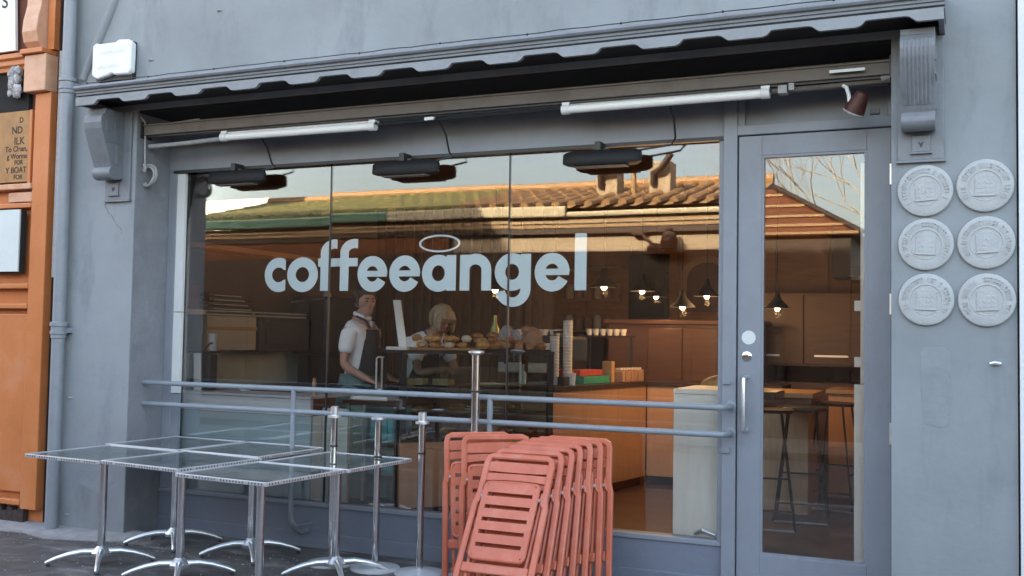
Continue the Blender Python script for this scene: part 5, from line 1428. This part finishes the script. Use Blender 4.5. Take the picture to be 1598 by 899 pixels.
hr.build('hair', m_hair_b, wm, smooth=True)
face_bits(wm, hc_, fh, uh)

# ================================================================ ACROSS THE STREET (seen mirrored in the glass)
OY = -10.0
lo = thing('low_building', (-9, OY, 0), 'low cream building with a tiled hipped roof reflected in the window glass', 'building')
XA, XB = -14.7, -3.2
MB().box(XA, XB - .35, OY - 6, OY, -.2, 3.42).build('wall', m_cream_w, lo)
MB().box(XA, XB - .45, OY, OY + .10, -.1, 3.0).build('shopfront', m_shopd, lo)  # carried up to the shadow line, wall shade put into its dark colour
MB().box(XA, -8.6, OY, OY + .10, 3.003, 3.295).build('shaded_wall_band', m_walnut, lo)  # dark brown stretch of wall, the shade on it put into the colour
for i in range(8):
    MB().box(XA + .4 + i * 1.5, XA + 1.6 + i * 1.5, OY + .10, OY + .13, .6, 2.1).build('window', m_slate, lo)
MB().box(XA, XB - .2, OY - .02, OY + .09, 3.32, 3.42).build('soffit', m_shopd, lo)
MB().box(XA, XB, OY - .02, OY + .10, 3.425, 3.60).build('fascia', m_fascia, lo)
MB().box(XA, XB, OY + .102, OY + .125, 3.50, 3.53).build('fascia_bead', m_cream_w, lo)
XG = -9.9
MB().box(XA, XG, OY + .08, OY + .20, 3.605, 3.80).build('gutter', m_gutg, lo, bevel=.03)
MB().box(XG + .004, -6.3, OY + .08, OY + .20, 3.605, 3.80).build('gutter', m_gutc, lo, bevel=.03)
MB().box(-6.296, XB, OY + .08, OY + .18, 3.605, 3.70).build('gutter', m_gutc, lo, bevel=.03)
# roof: rolls of tiles running up the slope, each course a piece
RZ0, RZ1, RD = 3.80, 4.52, 2.6
def roof_x(t): return XB - .02 * t        # the hip cuts back as it climbs
MB().add([(XA, OY + .10, RZ0 - .03), (XB, OY + .10, RZ0 - .03), (roof_x(1), OY - RD, RZ1 - .03), (XA, OY - RD, RZ1 - .03), (XA, OY - 2 * RD - .3, RZ0 - .03), (XB, OY - 2 * RD - .3, RZ0 - .03)],
         [(0, 1, 2, 3), (3, 2, 5, 4), (1, 5, 2), (0, 3, 4), (0, 4, 5, 1)]).build('roof_deck', m_tileb, lo)
MB().add([(XA, OY + .10, RZ0 - .025), (-8.4, OY + .10, RZ0 - .025), (-8.4, OY - RD, RZ1 - .025), (XA, OY - RD, RZ1 - .025)], [(0, 1, 2, 3)]).build('roof_deck', m_tileg, lo)
def roll_mesh(length, m):
    b = MB(); v, fc = [], []
    nj = 5
    for j in range(nj):
        for e, lift in ((0, .02), (1, .0)):
            t = (j + e) / nj
            for k in range(6):
                a = R(180 * k / 5); v.append((.080 * math.cos(a), -t * length, .095 * math.sin(a) + lift))
    for j in range(nj * 2 - 1):
        for k in range(5): fc.append((j * 6 + k, j * 6 + k + 1, (j + 1) * 6 + k + 1, (j + 1) * 6 + k))
    fc.append((0, 1, 2, 3, 4, 5))
    me = bpy.data.meshes.new('tile_roll'); me.from_pydata(v, [], fc); me.materials.append(m); return me
SL = math.hypot(RD + .35, RZ1 - RZ0); ang = math.atan2(RZ1 - RZ0, RD + .35)
mg, mb_ = roll_mesh(SL, m_tileg), roll_mesh(SL, m_tileb)
x = XA + .1
while x < XB - .05:
    t = 1.0
    o = bpy.data.objects.new('tile_roll', mg if x < -8.4 else mb_); COL.objects.link(o); o.parent = lo
    o.location = Vector((x, OY + .16, RZ0 - .02)) - lo.location; o.rotation_euler = (-ang, 0, 0); o.scale = (1, t, 1)
    x += .30
MB().tube([(XA, OY - RD, RZ1 + .03), (roof_x(1), OY - RD, RZ1 + .03)], .10, 8).build('ridge', m_tileb, lo)
# dark hipped shed at its right hand end, battened
sh = thing('dark_shed', (-2.3, OY, 0), 'dark brown battened shed with a sloping hip reflected in the door glass', 'shed')
def shx(z): return -1.45 - (z - 3.24) * 1.72
MB().box(-3.19, -1.62, OY - 3, OY - .02, -.2, 3.20).build('wall', m_shopd, sh)
MB().add([(-3.19, OY + .06, 3.22), (-1.45, OY + .06, 3.22), (-3.0, OY - 1.3, 4.16), (-3.19, OY - 1.3, 4.16), (-1.45, OY - 3.0, 3.22), (-3.19, OY - 3.0, 3.22)], [(0, 1, 2, 3), (1, 4, 2), (3, 2, 4, 5), (0, 5, 4, 1), (0, 3, 5)]).build('roof', m_walnut, sh)
for z in (3.25, 3.40, 3.58, 3.79, 4.02):
    t = (z - 3.22) / .94; yy = OY + .06 - 1.36 * t
    MB().box(-3.19, shx(z) - .02, yy - .0, yy + .05, z - .012, z + .028).build('batten', m_fascia, sh)
MB().tube([(-1.43, OY + .08, 3.25), (-2.98, OY - 1.28, 4.20)], .045, 8).build('hip', m_shopd, sh)
for (x, h, lean) in ((-6.0, .45, .0), (-5.0, .5, .2)):
    q = MB(); q.box(x - .20, x + .20, OY - 1.5, OY - 1.1, RZ0 + .2, RZ0 + .42 + h); q.build('chimney', m_cream_w, lo, bevel=.02)
    q = MB(); q.tube([(x - .1, OY - 1.08, RZ0 + .48), (x - .1, OY - 1.04, RZ0 + .70), (x + .05, OY - 1.0, RZ0 + .76), (x + .25, OY - .95, RZ0 + .82 + lean)], .06, 10); q.build('flue', m_shopd, lo, smooth=True)
MB().tube([(-5.52, OY - 1.2, RZ0 + .2), (-5.52, OY - 1.2, RZ0 + 1.35)], .05, 8).build('vent_pipe', m_fascia, lo)
# wall lantern with scroll bracket
ln = thing('wall_lantern', (-4.6, OY + .3, 3.1), 'brown wall lantern and scroll bracket on the cream wall reflected near the door post', 'lantern')
MB().tube([(-4.98, OY + .06, 3.28), (-4.86, OY + .16, 3.20), (-4.74, OY + .2, 3.10), (-4.62, OY + .2, 3.02)], .025, 8).build('bracket', m_rot, ln)
MB().ball((-5.02, OY + .08, 3.30), .09, (1.5, .6, .6), 10, 6, .15).build('scroll', m_rot, ln)
MB().lathe([(.04, -.16), (.12, -.10), (.15, .02), (.11, .14), (.05, .18), (.07, .22), (.02, .27)], (-4.45, OY + .25, 3.12), 'z', 12).build('lantern_body', m_rot, ln)
MB().ball((-4.68, OY + .2, 3.02), .11, (1.4, .7, .8), 10, 6, .2).build('leaf_ornament', m_rot, ln)
MB().box(-4.8, -4.2, OY + .0, OY + .25, 2.94, 2.97).build('wall_ledge', m_rot, ln)
# red brown building at the far end, pale ones behind, bare tree
rb_ = thing('red_building', (-18, OY, 0), 'tall red brown building reflected at the left edge of the window', 'building')
MB().box(-23, -15.0, OY - .3, OY + .5, -.2, 7.5).build('wall', m_brick, rb_)
MB().box(-23, -14.97, OY + .5, OY + .58, 4.20, 4.30).build('string_course', m_fascia, rb_)
for i in range(3): MB().box(-21.5 + i * 2.3, -20.3 + i * 2.3, OY + .5, OY + .53, 4.8, 6.4).build('window', m_slate, rb_)
fb = thing('far_building', (-22, -24, 0), 'pale building with small dark windows reflected beyond the green roof', 'building')
MB().box(-28.5, -23.4, -25, -24, -.2, 6.5).build('wall', m_far, fb)
MB().box(-23.35, -20.6, -26, -25, -.2, 6.0).build('wing', m_far, fb)
for i in range(7):
    MB().box(-28.3 + i * .68, -27.95 + i * .68, -24.02, -23.97, 5.1, 5.9).build('window', m_slate, fb)
rw = thing('street_wall', (4, OY, 0), 'dark street wall across the road to the right of the low building', 'wall')
MB().box(-1.6, 14, OY - .4, OY, -.2, 2.5).build('wall', m_shopd, rw)
MB().box(-1.6, 14, OY - .45, OY + .05, 2.505, 2.58).build('coping', m_kerb, rw)
tr_ = thing('bare_tree', (-1.0, -14.5, 0), 'bare pale barked tree reflected in the upper door glass', 'tree')
tb = MB(); cb_ = MB(); rt = random.Random(5)
def grow(p, d, ln_, r, dep):
    n = 3; pts = [p]; dd = d
    for i in range(n):
        dd = (dd + Vector((rt.uniform(-.22, .22), rt.uniform(-.22, .22), rt.uniform(-.05, .16)))).normalized(); pts.append(pts[-1] + dd * ln_ / n)
    (tb if dep > 4 else cb_).tube([tuple(q) for q in pts], [r, r * .9, r * .8, r * .68], 6 if dep > 2 else 4)
    if dep == 0: return
    for k in range(3 if dep > 1 else 2):
        a = rt.uniform(0, 6.28); nd = (dd + Vector((math.cos(a), math.sin(a), rt.uniform(-.1, .5))) * rt.uniform(.45, .8)).normalized()
        grow(pts[-1] if k < 2 else pts[2], nd, ln_ * rt.uniform(.62, .82), r * .6, dep - 1)
grow(Vector((-1.0, -14.5, -.2)), Vector((0, 0, 1)), 2.6, .055, 6)
tb.build('trunk', m_bark, tr_, smooth=True); cb_.build('crown', m_bark, tr_, smooth=True)
for o in tr_.children: o['kind'] = 'thing'
